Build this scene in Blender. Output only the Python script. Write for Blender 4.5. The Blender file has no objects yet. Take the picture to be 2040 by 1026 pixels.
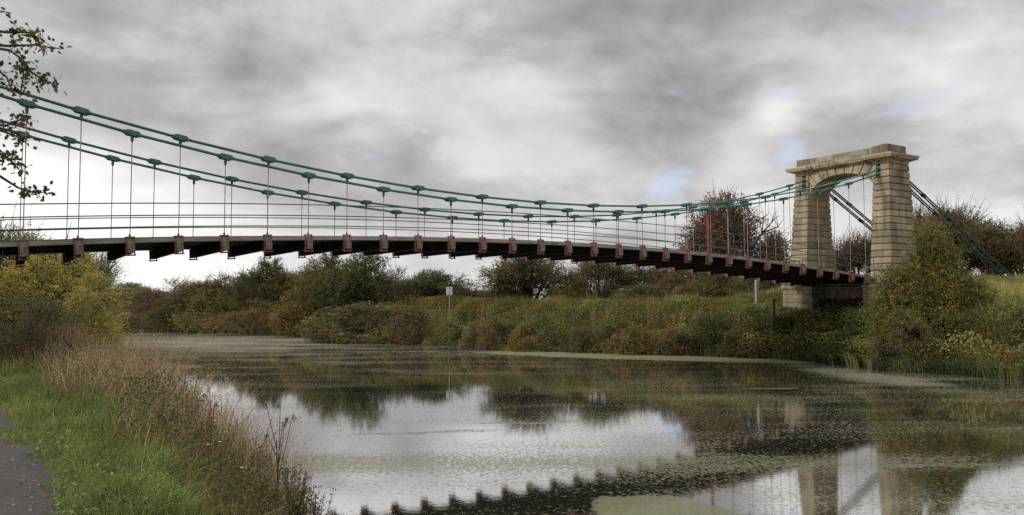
import bpy, math, random
import numpy as np
from mathutils import Matrix, Vector, Quaternion
C = bpy.context.scene.collection
SC = bpy.context.scene
random.seed(7)
RNG = np.random.default_rng(11)

# ------------------------------------------------------------------ camera
EYE = 2.2
F_PX = 1580.28
PITCH, ROLL = 0.055494, -0.003916
cam = bpy.data.cameras.new("camera")
cam.sensor_fit = 'HORIZONTAL'; cam.sensor_width = 36.0
cam.lens = 36.0 * F_PX / 2040.0
cam.clip_start = 0.1; cam.clip_end = 6000
camo = bpy.data.objects.new("camera", cam); C.objects.link(camo)
_c, _s = math.cos(ROLL), math.sin(ROLL)
_X = Vector((1, 0, 0)); _D = Vector((0, math.sin(PITCH), -math.cos(PITCH)))
_right = _c * _X - _s * _D
_up = -(_s * _X + _c * _D)
_back = _right.cross(_up)
camo.matrix_world = Matrix.Translation((0, 0, EYE)) @ Matrix((_right, _up, _back)).transposed().to_4x4()
SC.camera = camo

# ------------------------------------------------------------------ exposure
SC.view_settings.view_transform = 'Standard'
SC.view_settings.look = 'None'
SC.view_settings.exposure = 0.42
SC.view_settings.gamma = 1.0
SC.cycles.use_denoising = False
SC.cycles.max_bounces = 8
SC.cycles.transparent_max_bounces = 8

# ------------------------------------------------------------------ node helpers
class NT:
    def __init__(s, tree): s.t = tree
    def n(s, typ, **kw):
        nd = s.t.nodes.new(typ)
        ins = kw.pop('ins', {})
        for k, v in kw.items(): setattr(nd, k, v)
        for k, v in ins.items():
            if isinstance(v, bpy.types.NodeSocket): s.t.links.new(v, nd.inputs[k])
            else: nd.inputs[k].default_value = v
        return nd
    def link(s, a, b): s.t.links.new(a, b)
    def math(s, op, a, b=None, c=None, clamp=False):
        nd = s.t.nodes.new('ShaderNodeMath'); nd.operation = op; nd.use_clamp = clamp
        for i, v in enumerate((a, b, c)):
            if v is None: continue
            if isinstance(v, bpy.types.NodeSocket): s.t.links.new(v, nd.inputs[i])
            else: nd.inputs[i].default_value = v
        return nd.outputs[0]
    def vmath(s, op, a, b=None):
        nd = s.t.nodes.new('ShaderNodeVectorMath'); nd.operation = op
        for i, v in enumerate((a, b)):
            if v is None: continue
            if isinstance(v, bpy.types.NodeSocket): s.t.links.new(v, nd.inputs[i])
            else: nd.inputs[i].default_value = v
        return nd.outputs['Value'] if op in ('DOT_PRODUCT', 'LENGTH') else nd.outputs['Vector']
    def noise(s, vec, scale, detail=4, rough=0.55, dist=0.0, color=False):
        nd = s.n('ShaderNodeTexNoise', ins={'Scale': scale, 'Detail': detail, 'Roughness': rough, 'Distortion': dist})
        if vec is not None: s.link(vec, nd.inputs['Vector'])
        return nd.outputs['Color' if color else 'Fac']
    def ramp(s, fac, stops, interp='LINEAR'):
        nd = s.t.nodes.new('ShaderNodeValToRGB'); cr = nd.color_ramp; cr.interpolation = interp
        while len(cr.elements) < len(stops): cr.elements.new(0.5)
        for e, (p, col) in zip(cr.elements, stops):
            e.position = p
            e.color = (*col, 1) if len(col) == 3 else col
        s.link(fac, nd.inputs['Fac'])
        return nd.outputs['Color']
    def mix(s, fac, a, b, blend='MIX'):
        nd = s.t.nodes.new('ShaderNodeMix'); nd.data_type = 'RGBA'; nd.blend_type = blend
        for nm, v in (('Factor', fac), ('A', a), ('B', b)):
            sk = [i for i in nd.inputs if i.name == nm and (i.type == ('VALUE' if nm == 'Factor' else 'RGBA'))][0]
            if isinstance(v, bpy.types.NodeSocket): s.link(v, sk)
            else: sk.default_value = v if nm == 'Factor' else ((*v, 1) if len(v) == 3 else v)
        return [o for o in nd.outputs if o.type == 'RGBA'][0]
    def step(s, v, lo, hi, a=0.0, b=1.0):
        nd = s.t.nodes.new('ShaderNodeMapRange'); nd.interpolation_type = 'SMOOTHSTEP'
        for i, x in enumerate((v, lo, hi, a, b)):
            if isinstance(x, bpy.types.NodeSocket): s.link(x, nd.inputs[i])
            else: nd.inputs[i].default_value = x
        return nd.outputs[0]

# ------------------------------------------------------------------ world: grey broken cloud over a daylight sky
SUN_DIR = Vector((-0.76, -0.24, 0.60)).normalized()
def px_dir(px, py):
    u, v = (px - 1020) / F_PX, -(py - 513) / F_PX
    return tuple((_right * u + _up * v - _back).normalized())
world = bpy.data.worlds.new("World"); SC.world = world
world.use_nodes = True
W = NT(world.node_tree); world.node_tree.nodes.clear()
geo = W.n('ShaderNodeTexCoord').outputs['Generated']
sky = W.n('ShaderNodeTexSky', sky_type='NISHITA', sun_disc=False,
          sun_elevation=math.asin(SUN_DIR.z), sun_rotation=math.atan2(SUN_DIR.x, SUN_DIR.y))
skyc = W.mix(1.0, sky.outputs[0], (0.10, 0.10, 0.10), 'MULTIPLY')
vec = W.vmath('MULTIPLY', geo, (1.0, 1.0, 2.3))
warp = W.noise(vec, 2.3, 3, 0.5, color=True)
vecw = W.vmath('ADD', vec, W.vmath('MULTIPLY', W.vmath('SUBTRACT', warp, (0.5, 0.5, 0.5)), (0.16, 0.16, 0.16)))
n1 = W.step(W.noise(vecw, 3.3, 7, 0.56), 0.37, 0.63)
n2 = W.noise(W.vmath('MULTIPLY', vecw, (1, 1, 0.8)), 9.0, 7, 0.60)
lum = W.math('ADD', W.math('MULTIPLY', W.math('SUBTRACT', n1, 0.5), 0.25), W.math('MULTIPLY', W.math('SUBTRACT', n2, 0.5), 0.38))
sepz = W.n('ShaderNodeSeparateXYZ', ins={0: geo}).outputs['Z']
# cloud base brightens towards the horizon and again overhead
lum = W.math('ADD', lum, W.step(sepz, 0.22, 0.0, 0.535, 0.64))
BLOBS = [  # direction (as seen in the photograph), tightness, amount
    ((600, 150), 60, -0.08), ((420, 190), 120, -0.05), ((1250, 90), 60, -0.05), ((1330, 200), 130, -0.06), ((1560, 60), 130, -0.03),
    ((120, 60), 120, -0.05), ((60, 400), 150, 0.42), ((250, 330), 200, 0.14), ((380, 540), 160, 0.34), ((700, 235), 260, 0.10), ((640, 330), 160, 0.05),
    ((950, 330), 120, 0.03), ((1150, 330), 200, 0.02), ((1500, 300), 420, 0.20), ((1545, 212), 1500, 0.26), ((1440, 330), 600, 0.14), ((1880, 90), 300, 0.12),
    ((1980, 330), 160, 0.10), ((960, 100), 200, 0.05), ((330, 90), 250, 0.05), ((1330, 140), 300, -0.05), ((1000, 560), 150, 0.12)]
for (p, k, am) in BLOBS:
    d = W.vmath('DOT_PRODUCT', geo, px_dir(*p))
    e = W.math('EXPONENT', W.math('MULTIPLY', W.math('SUBTRACT', d, 1.0), k * 1.6))
    lum = W.math('ADD', lum, W.math('MULTIPLY', e, am))
cloud = W.ramp(lum, [(0.0, (0.10, 0.10, 0.105)), (0.30, (0.27, 0.265, 0.27)), (0.52, (0.47, 0.46, 0.465)), (0.78, (0.80, 0.79, 0.78)), (1.0, (1.0, 0.98, 0.95))])
# an overcast dome is brightest overhead
zen = W.step(sepz, 0.36, 0.85, 0.80, 3.4)
cloud = W.mix(1.0, cloud, W.n('ShaderNodeCombineXYZ', ins={0: zen, 1: zen, 2: zen}).outputs[0], 'MULTIPLY')
# ragged holes with blue behind
hole = None
n3 = W.noise(vecw, 11.0, 5, 0.5)
for (p, k) in [((1335, 350), 1300), ((1575, 305), 3500), ((1560, 200), 5000)]:
    d = W.vmath('DOT_PRODUCT', geo, px_dir(*p))
    e = W.math('EXPONENT', W.math('MULTIPLY', W.math('SUBTRACT', d, 1.0), k))
    hole = e if hole is None else W.math('MAXIMUM', hole, e)
hole = W.step(W.math('ADD', W.math('MULTIPLY', hole, 0.62), W.math('MULTIPLY', W.math('SUBTRACT', n3, 0.5), 2.4)), 0.33, 0.92, 0.0, 0.62)
skymix = W.mix(hole, cloud, W.mix(0.65, skyc, (0.54, 0.65, 0.86)))
bg = W.n('ShaderNodeBackground', ins={'Color': skymix, 'Strength': 1.0})
wo = W.n('ShaderNodeOutputWorld'); W.link(bg.outputs[0], wo.inputs['Surface'])

# ------------------------------------------------------------------ sun (soft, through thin cloud)
sun = bpy.data.lights.new("sun", 'SUN'); sun.energy = 2.1; sun.angle = math.radians(14); sun.color = (1.0, 0.94, 0.85)
suno = bpy.data.objects.new("sun", sun); C.objects.link(suno)
suno.rotation_euler = (-SUN_DIR).to_track_quat('-Z', 'Y').to_euler(); suno.location = (0, 0, 60)

# ------------------------------------------------------------------ frames of reference
# a = across the river (bridge direction), b = along the river, both in metres from midspan of the nearer chains
TH = 0.572563
E1 = np.array([math.cos(TH), math.sin(TH), 0]); E2 = np.array([-math.sin(TH), math.cos(TH), 0])
SP = 1.17; MID = 12.9538; CW = 4.2205
ORG = np.array([-11.794828, 19.077413, 0]) + E1 * MID * SP
def ab(a, b, z=0.0): return ORG + E1 * a + E2 * b + np.array([0, 0, z])
def to_ab(x, y):
    d = np.array([x, y, 0]) - ORG
    return float(d @ E1), float(d @ E2)
def seen(px, Y): return (px - 1020) / F_PX * Y            # world x of something Y metres ahead
def hgt(py, Y, px=1020): return EYE + (603 - 0.0039 * (px - 1020) - py) / F_PX * Y

# ------------------------------------------------------------------ object helpers
def setp(o, label=None, cat=None, group=None, kind=None):
    for k, v in (('label', label), ('category', cat), ('group', group), ('kind', kind)):
        if v: o[k] = v
    return o
def empty(name, loc, rz=0.0, parent=None):
    o = bpy.data.objects.new(name, None); C.objects.link(o)
    o.location = loc; o.rotation_euler = (0, 0, rz); o.empty_display_size = 0.2
    if parent: o.parent = parent
    return o
def obj(name, me, parent=None, loc=(0, 0, 0), rot=(0, 0, 0), scale=(1, 1, 1), mat=None):
    o = bpy.data.objects.new(name, me); C.objects.link(o)
    o.location = loc; o.rotation_euler = rot; o.scale = scale
    if parent: o.parent = parent
    if mat is not None:
        o.material_slots[0].link = 'OBJECT'; o.material_slots[0].material = mat
    return o

class MB:
    def __init__(s): s.v = []; s.f = []
    def add(s, vs, fs):
        n = len(s.v); s.v += [tuple(map(float, q)) for q in vs]; s.f += [tuple(i + n for i in f) for f in fs]
        return s
    def box(s, x0, x1, y0, y1, z0, z1, bev=0.0):
        if bev <= 0:
            vs = [(x, y, z) for z in (z0, z1) for y in (y0, y1) for x in (x0, x1)]
            return s.add(vs, [(0, 2, 3, 1), (4, 5, 7, 6), (0, 1, 5, 4), (2, 6, 7, 3), (0, 4, 6, 2), (1, 3, 7, 5)])
        return s.loft([(z0, x0 + bev, x1 - bev, y0 + bev, y1 - bev), (z0 + bev, x0, x1, y0, y1), (z1 - bev, x0, x1, y0, y1), (z1, x0 + bev, x1 - bev, y0 + bev, y1 - bev)])
    def loft(s, rings):
        vs = []; fs = []
        for (z, x0, x1, y0, y1) in rings: vs += [(x0, y0, z), (x1, y0, z), (x1, y1, z), (x0, y1, z)]
        for k in range(len(rings) - 1):
            o = 4 * k
            for i in range(4): fs.append((o + i, o + (i + 1) % 4, o + 4 + (i + 1) % 4, o + 4 + i))
        fs.append((3, 2, 1, 0)); o = 4 * (len(rings) - 1); fs.append((o, o + 1, o + 2, o + 3))
        return s.add(vs, fs)
    def tube(s, pts, rads, n=6, cap=True):
        pts = [np.array(p, float) for p in pts]; vs = []; fs = []
        for k, p in enumerate(pts):
            d = pts[min(k + 1, len(pts) - 1)] - pts[max(k - 1, 0)]
            d = d / (np.linalg.norm(d) + 1e-9)
            h = np.array([0, 0, 1.0]) if abs(d[2]) < 0.9 else np.array([1.0, 0, 0])
            u = np.cross(d, h); u /= np.linalg.norm(u); w = np.cross(u, d)
            for i in range(n):
                t = 2 * math.pi * i / n
                vs.append(p + rads[k] * (math.cos(t) * u + math.sin(t) * w))
        for k in range(len(pts) - 1):
            for i in range(n):
                fs.append((k * n + i, k * n + (i + 1) % n, (k + 1) * n + (i + 1) % n, (k + 1) * n + i))
        if cap: fs.append(tuple(range(n))[::-1]); fs.append(tuple((len(pts) - 1) * n + i for i in range(n)))
        return s.add(vs, fs)
    def mesh(s, name, mat, smooth=False):
        me = bpy.data.meshes.new(name); me.from_pydata(s.v, [], s.f); me.materials.append(mat)
        if smooth: me.polygons.foreach_set('use_smooth', [True] * len(me.polygons))
        me.update(); return me

def np_mesh(name, V, faces_flat, sizes, mat, tint=None, smooth=False):
    me = bpy.data.meshes.new(name)
    nv, nl, nf = len(V), len(faces_flat), len(sizes)
    me.vertices.add(nv); me.vertices.foreach_set('co', np.asarray(V, np.float32).ravel())
    me.loops.add(nl); me.loops.foreach_set('vertex_index', np.asarray(faces_flat, np.int32))
    me.polygons.add(nf)
    st = np.zeros(nf, np.int32); st[1:] = np.cumsum(sizes)[:-1]
    me.polygons.foreach_set('loop_start', st)
    if smooth: me.polygons.foreach_set('use_smooth', np.ones(nf, bool))
    if tint is not None:
        at = me.attributes.new('tint', 'FLOAT', 'POINT'); at.data.foreach_set('value', np.asarray(tint, np.float32))
    me.materials.append(mat); me.update(calc_edges=True); me.validate()
    return me

# ------------------------------------------------------------------ random fields
def vnoise(p, scale, seed=0):
    p = np.asarray(p, float) * scale + seed * 17.31
    i = np.floor(p).astype(np.int64); f = p - i; f = f * f * (3 - 2 * f)
    def h(ix, iy, iz):
        n = (ix * 374761393 + iy * 668265263 + iz * 2147483647 + seed * 1274126177) & 0x7fffffff
        n = ((n ^ (n >> 13)) * 1274126177) & 0x7fffffff
        return ((n ^ (n >> 16)) & 0xffff) / 65535.0
    r = 0
    for dx in (0, 1):
        for dy in (0, 1):
            for dz in (0, 1):
                w = (f[:, 0] if dx else 1 - f[:, 0]) * (f[:, 1] if dy else 1 - f[:, 1]) * (f[:, 2] if dz else 1 - f[:, 2])
                r = r + w * h(i[:, 0] + dx, i[:, 1] + dy, i[:, 2] + dz)
    return r
def unit(v): return v / (np.linalg.norm(v, axis=-1, keepdims=True) + 1e-9)
def rdir(n, rng): return unit(rng.normal(size=(n, 3)))

# ------------------------------------------------------------------ materials
def new_mat(name):
    m = bpy.data.materials.new(name); m.use_nodes = True; m.node_tree.nodes.clear()
    return m, NT(m.node_tree)
def finish(T, sh):
    o = T.n('ShaderNodeOutputMaterial'); T.link(sh, o.inputs['Surface'])
def principled(T, color, rough=0.8, metal=0.0, bump=None, bstr=0.3, bdist=0.01, spec=0.3):
    p = T.n('ShaderNodeBsdfPrincipled', ins={'Roughness': rough, 'Metallic': metal, 'Specular IOR Level': spec})
    if isinstance(color, bpy.types.NodeSocket): T.link(color, p.inputs['Base Color'])
    else: p.inputs['Base Color'].default_value = (*color, 1)
    if bump is not None:
        b = T.n('ShaderNodeBump', ins={'Strength': bstr, 'Distance': bdist, 'Height': bump}); T.link(b.outputs[0], p.inputs['Normal'])
    return p.outputs[0]

def leaf_mat(name, stops, patch=0.45, patch_col=None, pscale=0.7, transl=0.38):
    """foliage: a per-leaf tint runs through the palette, a broad noise shifts whole sprays"""
    m, T = new_mat(name)
    tint = T.n('ShaderNodeAttribute', attribute_name='tint').outputs['Fac']
    pos = T.n('ShaderNodeNewGeometry').outputs['Position']
    nz = T.noise(pos, pscale, 3, 0.6)
    fac = T.math('ADD', tint, T.math('MULTIPLY', T.math('SUBTRACT', nz, 0.5), patch * 2.2), clamp=True)
    stops = [tuple(min(.6, q * 1.4) for q in c) for c in stops]
    if patch_col: patch_col = tuple(q * 1.35 for q in patch_col)
    k = len(stops) - 1
    col = T.ramp(fac, [(i / k, c) for i, c in enumerate(stops)])
    if patch_col:
        n2 = T.noise(T.vmath('ADD', pos, (13.0, 7.0, 3.0)), pscale * 1.3, 3, 0.6)
        col = T.mix(T.step(n2, 0.50, 0.66, 0.0, 0.8), col, patch_col)
    d = T.n('ShaderNodeBsdfDiffuse', ins={'Color': col}); t = T.n('ShaderNodeBsdfTranslucent', ins={'Color': col})
    mx = T.n('ShaderNodeMixShader', ins={0: transl, 1: d.outputs[0], 2: t.outputs[0]})
    finish(T, mx.outputs[0]); return m

P = {}
P['darkgreen'] = leaf_mat('foliage_dark_green', [(.022, .028, .013), (.06, .066, .026), (.125, .118, .042)])
P['olive'] = leaf_mat('foliage_olive', [(.036, .036, .012), (.11, .098, .03), (.21, .175, .055)])
P['brown'] = leaf_mat('foliage_brown', [(.035, .024, .014), (.105, .072, .036), (.19, .135, .06)], patch_col=(.10, .085, .03))
P['rust'] = leaf_mat('foliage_rust', [(.045, .027, .018), (.115, .064, .037), (.18, .115, .066)])
P['ochre'] = leaf_mat('foliage_ochre', [(.05, .038, .012), (.14, .10, .03), (.24, .165, .05)], patch_col=(.06, .062, .024))
P['mixgreen'] = leaf_mat('foliage_green_turning', [(.024, .03, .013), (.075, .078, .027), (.15, .13, .04)], patch_col=(.12, .075, .03))
P['yellow'] = leaf_mat('foliage_yellow', [(.09, .09, .026), (.245, .205, .05), (.40, .295, .08)], patch_col=(.085, .10, .03), pscale=0.55)
P['willow'] = leaf_mat('foliage_willow', [(.06, .07, .028), (.13, .135, .055), (.23, .22, .10)])
P['pale'] = leaf_mat('foliage_pale_green', [(.05, .06, .02), (.13, .14, .045), (.22, .21, .08)])
P['conifer'] = leaf_mat('foliage_hawthorn_turning', [(.028, .038, .015), (.09, .095, .028), (.19, .16, .045)], patch=.4, patch_col=(.15, .105, .028), pscale=.9)
P['bank'] = leaf_mat('foliage_bank', [(.028, .040, .015), (.095, .105, .034), (.20, .185, .06)], patch=0.5, patch_col=(.12, .078, .034), pscale=0.55)
P['sedge'] = leaf_mat('foliage_sedge', [(.045, .06, .028), (.11, .13, .06), (.24, .22, .09)])
P['slope'] = leaf_mat('foliage_slope_grass', [(.09, .10, .03), (.20, .20, .07), (.32, .27, .12)])
P['grass'] = leaf_mat('foliage_lush_grass', [(.036, .052, .016), (.098, .125, .038), (.20, .21, .085)], pscale=1.2, transl=0.35)
P['dry'] = leaf_mat('foliage_dry_stems', [(.045, .030, .022), (.165, .117, .066), (.34, .26, .155)], patch=.3, patch_col=(.13, .10, .05), pscale=1.1)
P['weed'] = leaf_mat('foliage_weed', [(.020, .026, .012), (.048, .056, .022), (.10, .095, .040)], patch=.4, patch_col=(.075, .052, .028), pscale=1.6)
P['dead'] = leaf_mat('foliage_dead_heads', [(.02, .016, .014), (.045, .034, .028), (.09, .07, .05)], pscale=2.0)
P['overhang'] = leaf_mat('foliage_overhanging', [(.016, .020, .011), (.035, .042, .018), (.085, .075, .026)], patch=0.35, patch_col=(.12, .075, .025), pscale=5.0)
P['dock'] = leaf_mat('foliage_dead_dock', [(.10, .05, .03), (.20, .11, .06), (.30, .19, .11)])
P['bramble'] = leaf_mat('foliage_bramble', [(.03, .038, .018), (.085, .088, .034), (.18, .17, .06)], patch_col=(.11, .055, .032), pscale=1.0)

def simple(name, color, rough=0.8, nscale=6.0, var=0.35, bump=0.2, bdist=0.01, metal=0.0, stretch=(1, 1, 1), color2=None, spec=0.3):
    m, T = new_mat(name)
    oc = T.n('ShaderNodeTexCoord').outputs['Object']
    v = T.vmath('MULTIPLY', oc, stretch)
    n = T.noise(v, nscale, 6, 0.62)
    c2 = color2 or tuple(c * (1 - var) for c in color)
    col = T.ramp(n, [(0.30, c2), (0.68, color)])
    finish(T, principled(T, col, rough, metal, T.noise(v, nscale * 4, 5, 0.6), bump, bdist, spec)); return m
M = {}
M['bark'] = simple('bark', (.075, .058, .042), .9, 9, .6, .6, .02, stretch=(1, 1, .25))
M['twig'] = simple('twig_bark', (.06, .045, .036), .9, 9, .5, .2)
M['chain_iron'] = simple('green_painted_iron', (.026, .125, .098), .5, 5, .5, .15, .004, color2=(.030, .070, .060), spec=.4)
M['shaded_iron'] = simple('shaded_green_iron', (.035, .062, .052), .6, 5, .5, .2, .004, color2=(.022, .030, .027))  # same green iron; the backstays' lack of light is put into the colour
M['hanger_iron'] = simple('faded_red_iron', (.27, .15, .145), .6, 2, .4, .1, .003, color2=(.17, .15, .155))
M['red_iron'] = simple('red_oxide_iron', (.21, .05, .043), .6, 5, .5, .2, .004, color2=(.085, .045, .038))
M['rail_iron'] = simple('dark_green_rail_iron', (.045, .085, .070), .55, 4, .5, .1, .003, color2=(.03, .04, .038))
M['kerb_wood'] = simple('weathered_kerb_timber', (.22, .19, .155), .9, 3, .5, .6, .012, stretch=(.6, 4, 4), color2=(.085, .085, .058))
M['dark_wood'] = simple('shaded_timber', (.006, .0055, .005), .95, 3, .6, .5, .01, stretch=(.6, 4, 4), spec=.03)  # near-black: shade under the deck is put into the plank colour
M['beam_wood'] = simple('crossbeam_timber', (.12, .095, .07), .9, 4, .6, .6, .012, stretch=(4, .8, 4), color2=(.04, .034, .028))
M['sign_metal'] = simple('grey_sign_metal', (.45, .46, .46), .5, 4, .15, .05)
M['post_wood'] = simple('pale_post_timber', (.24, .22, .18), .85, 8, .4, .4, .01, stretch=(4, 4, .6))
M['old_post'] = simple('dark_post_timber', (.07, .055, .042), .9, 8, .5, .5, .01, stretch=(4, 4, .6))
M['berry'] = simple('dark_berry', (.035, .012, .012), .4, 20, .3, .05)
M['flower'] = simple('yellow_petals', (.65, .52, .03), .7, 20, .2, .05)

def stone_mat(name, base, dark, green=0.5):
    m, T = new_mat(name)
    oc = T.n('ShaderNodeTexCoord').outputs['Object']
    big = T.noise(oc, 0.9, 5, 0.62)
    col = T.ramp(big, [(0.28, dark), (0.55, base), (0.8, tuple(min(1, c * 1.18) for c in base))])
    # every course differs a little
    br = T.n('ShaderNodeTexNoise', ins={'Scale': 1.0, 'Detail': 1.0}); 
    T.link(T.vmath('MULTIPLY', oc, (0.55, 0.55, 3.1)), br.inputs['Vector'])
    col = T.mix(T.step(br.outputs['Fac'], 0.38, 0.62, 0.0, 0.45), col, tuple(c * 0.72 for c in base))
    cell = T.vmath('FLOOR', T.vmath('MULTIPLY', T.vmath('ADD', oc, (5.3, 5.1, -.952)), (1.25, 1.1, 3.096)))
    wn = T.n('ShaderNodeTexWhiteNoise', noise_dimensions='3D'); T.link(cell, wn.inputs['Vector'])
    tone = T.step(wn.outputs['Value'], 0, 1, .74, 1.16)
    col = T.mix(1.0, col, T.n('ShaderNodeCombineXYZ', ins={0: tone, 1: tone, 2: tone}).outputs[0], 'MULTIPLY')
    st = T.noise(T.vmath('MULTIPLY', oc, (2.2, 2.2, 0.22)), 1.6, 6, 0.65)
    col = T.mix(T.step(st, 0.51, 0.66, 0.0, 0.75), col, (.085, .075, .052))
    li = T.noise(T.vmath('ADD', oc, (9, 4, 1)), 3.2, 6, 0.7)
    col = T.mix(T.step(li, 0.60, 0.70, 0.0, 0.5 * green), col, (.14, .145, .07))
    sp = T.noise(oc, 26, 3, 0.7)
    col = T.mix(T.step(sp, 0.58, 0.72, 0.0, 0.65), col, (.10, .088, .062))
    bump = T.math('ADD', T.math('MULTIPLY', T.noise(oc, 12, 6, 0.7), 1.0), T.math('MULTIPLY', sp, 0.4))
    finish(T, principled(T, col, .92, 0, bump, .55, .025, .2)); return m
M['stone'] = stone_mat('golden_limestone', (.265, .22, .148), (.165, .135, .09))
M['stone_pale'] = stone_mat('pale_limestone', (.335, .28, .185), (.245, .20, .13), .2)
M['stone_grey'] = stone_mat('grey_capping_stone', (.25, .23, .18), (.20, .185, .145), .3)
M['stone_brown'] = stone_mat('brown_capping_stone', (.165, .135, .095), (.10, .085, .062), .9)

# ------------------------------------------------------------------ terrain
WZ = -0.6                                             # river level; the eye is 2.8 m above it
RB = np.array([[-80, 15.6], [-40, 15.2], [-9, 14.8], [-3, 14.8], [1.5, 16.2], [6.7, 15.3], [12.7, 13.5], [20, 11.4], [27, 9.2], [32, 7.0], [39.5, 6.4], [45.5, 5.0], [55.6, 2.8], [68, -1.9], [76.5, -5], [90, -11], [120, -28], [300, -170], [900, -680]], float)
LB = np.array([[-80, -14.0], [-20, -13.5], [-14.5, -12.75], [-11, -12.15], [-6, -11.9], [2, -12.3], [15, -12.0], [29, -11.2], [50, -11], [65, -13], [76, -18], [90, -25.5], [120, -43], [300, -186], [900, -696]], float)
PATH_EDGE = np.array([[-20, -15.0], [-15, -15.05], [-12, -15.25], [-7.6, -15.55], [0, -16.1], [10, -16.9], [60, -18.2]], float)
def pe(b): return np.interp(b, LB[:, 0], LB[:, 1]) - np.interp(b, PATH_EDGE[:, 0], PATH_EDGE[:, 1])
def Rb(b): return np.interp(b, RB[:, 0], RB[:, 1])
def Lb(b): return np.interp(b, LB[:, 0], LB[:, 1])
def sst(x, lo, hi):
    t = np.clip((x - lo) / (hi - lo), 0, 1); return t * t * (3 - 2 * t)
def ground_z(a, b):
    a = np.asarray(a, float); b = np.asarray(b, float)
    R, L = Rb(b), Lb(b)
    dr = a - R; dl = L - a
    zr = WZ - .15 + 1.35 * sst(dr, 0, 1.6) + 1.05 * sst(dr, 0.7, 3.6) + 0.15 * sst(dr, 4, 12)
    emb = sst(a, 18.9, 22.6) * sst(b, 13, 5.5) * (1 - .55 * sst(b, -.5, -5))
    zr = zr + emb * 1.35
    # hump of the grassy bank nearer the viewer
    zr = zr + 0.10 * sst(a, 13, 22) * sst(b, 0, -8)
    zl = WZ - .15 + 1.32 * sst(dl, 0, 1.7) + 0.03 * sst(dl, 1.5, 2.2) + 0.25 * sst(dl, 5.5, 9)
    embl = sst(-a, 18.4, 23) * sst(np.abs(b - 2.1), 7, 3)
    zl = zl + embl * 2.6 - .05 * sst(dl - pe(b), -.35, .0) * sst(dl - pe(b), 3.1, 2.7)
    bed = WZ - 0.9
    z = np.where(dr > 0, zr, np.where(dl > 0, zl, bed))
    edge = np.minimum(np.abs(dr), np.abs(dl))
    z = np.where((dr <= 0) & (dl <= 0), WZ - 0.15 - 0.75 * sst(edge, 0, 1.5), z)
    return z
offs = np.concatenate([np.arange(0, 4, .4), np.arange(4, 14, .8), np.arange(14, 30, 2), [34, 42, 55, 75, 110, 170, 280, 500, 900, 1600]])
bs = np.concatenate([[-1500, -700, -300, -140, -80, -50], np.arange(-36, 30, 1.0), np.arange(30, 80, 2.5), [90, 105, 125, 160, 210, 300, 450, 700, 1200, 2000]])
V = []; 
for b in bs:
    L, R = float(Lb(b)), float(Rb(b)); mid = [L + (R - L) * t for t in (.03, .08, .2, .5, .8, .92, .97)]
    row = np.concatenate([(L - offs)[::-1], mid, R + offs])
    z = ground_z(row, np.full_like(row, b))
    wob = (vnoise(np.stack([row, np.full_like(row, b), row * 0], 1), .35, 3) - .5) * .22
    flat = (row < L - 1.3) & (row > L - 8.5)
    z = z + np.where(flat, 0, wob) * (np.abs(row) < 120)
    V += [ab(a, b, zz) for a, zz in zip(row, z)]
nc = len(row); F = []
for j in range(len(bs) - 1):
    for i in range(nc - 1): F += [j * nc + i, j * nc + i + 1, (j + 1) * nc + i + 1, (j + 1) * nc + i]
m, T = new_mat('bank_soil')
pos = T.n('ShaderNodeNewGeometry').outputs['Position']
gcol = T.ramp(T.noise(pos, .8, 6, .65), [(.3, (.035, .032, .016)), (.5, (.065, .068, .025)), (.7, (.12, .105, .045))])
finish(T, principled(T, gcol, .95, 0, T.noise(pos, 9, 6, .7), .8, .06, .1))
g = obj('ground', np_mesh('ground', np.array(V), F, np.full(len(F) // 4, 4), m, smooth=True)); setp(g, kind='structure', label='grassy and earthy ground of the two river banks', cat='ground')

# ------------------------------------------------------------------ footpath
m, T = new_mat('worn_path')
pos = T.n('ShaderNodeNewGeometry').outputs['Position']
c = T.ramp(T.noise(pos, 3.2, 9, .78), [(.3, (.014, .0125, .012)), (.55, (.027, .024, .022)), (.75, (.045, .039, .033))])
gr = T.n('ShaderNodeTexVoronoi', ins={'Scale': 30.0, 'Vector': pos})
c = T.mix(T.step(gr.outputs['Distance'], .0, .32, .75, .0), c, T.ramp(T.n('ShaderNodeSeparateColor', ins={0: gr.outputs['Color']}).outputs[0], [(0, (.012, .011, .010)), (.75, (.033, .029, .027)), (1, (.15, .135, .115))]))
finish(T, principled(T, c, .8, 0, T.math('ADD', T.noise(pos, 30, 5, .7), T.math('MULTIPLY', gr.outputs['Distance'], 1.0)), .7, .012, .3))
V = []; F = []; k = 0; pb = np.arange(-40, 60, .35)
for j, b in enumerate(pb):
    L = float(Lb(b)); w1 = .07 * math.sin(b * 1.3) + .05 * math.sin(b * 3.1 + 1) + .04 * math.sin(b * 7.7); w2 = .16 * math.sin(b * .9 + 2)
    xs = np.linspace(L - float(pe(b)) - 2.5 + w2, L - float(pe(b)) + w1, 9)
    for i, a in enumerate(xs): V.append(ab(a, b, .609 + (0.012 * math.sin(b * 2.1 + i) - .03 * (i in (0, 8)))))
    if j:
        for i in range(8): F += [(j - 1) * 9 + i, (j - 1) * 9 + i + 1, j * 9 + i + 1, j * 9 + i]
o = obj('path', np_mesh('path', np.array(V), F, np.full(len(F) // 4, 4), m, smooth=True)); setp(o, 'dark gritty footpath along the grassy near bank', 'path', kind='structure')

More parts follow.
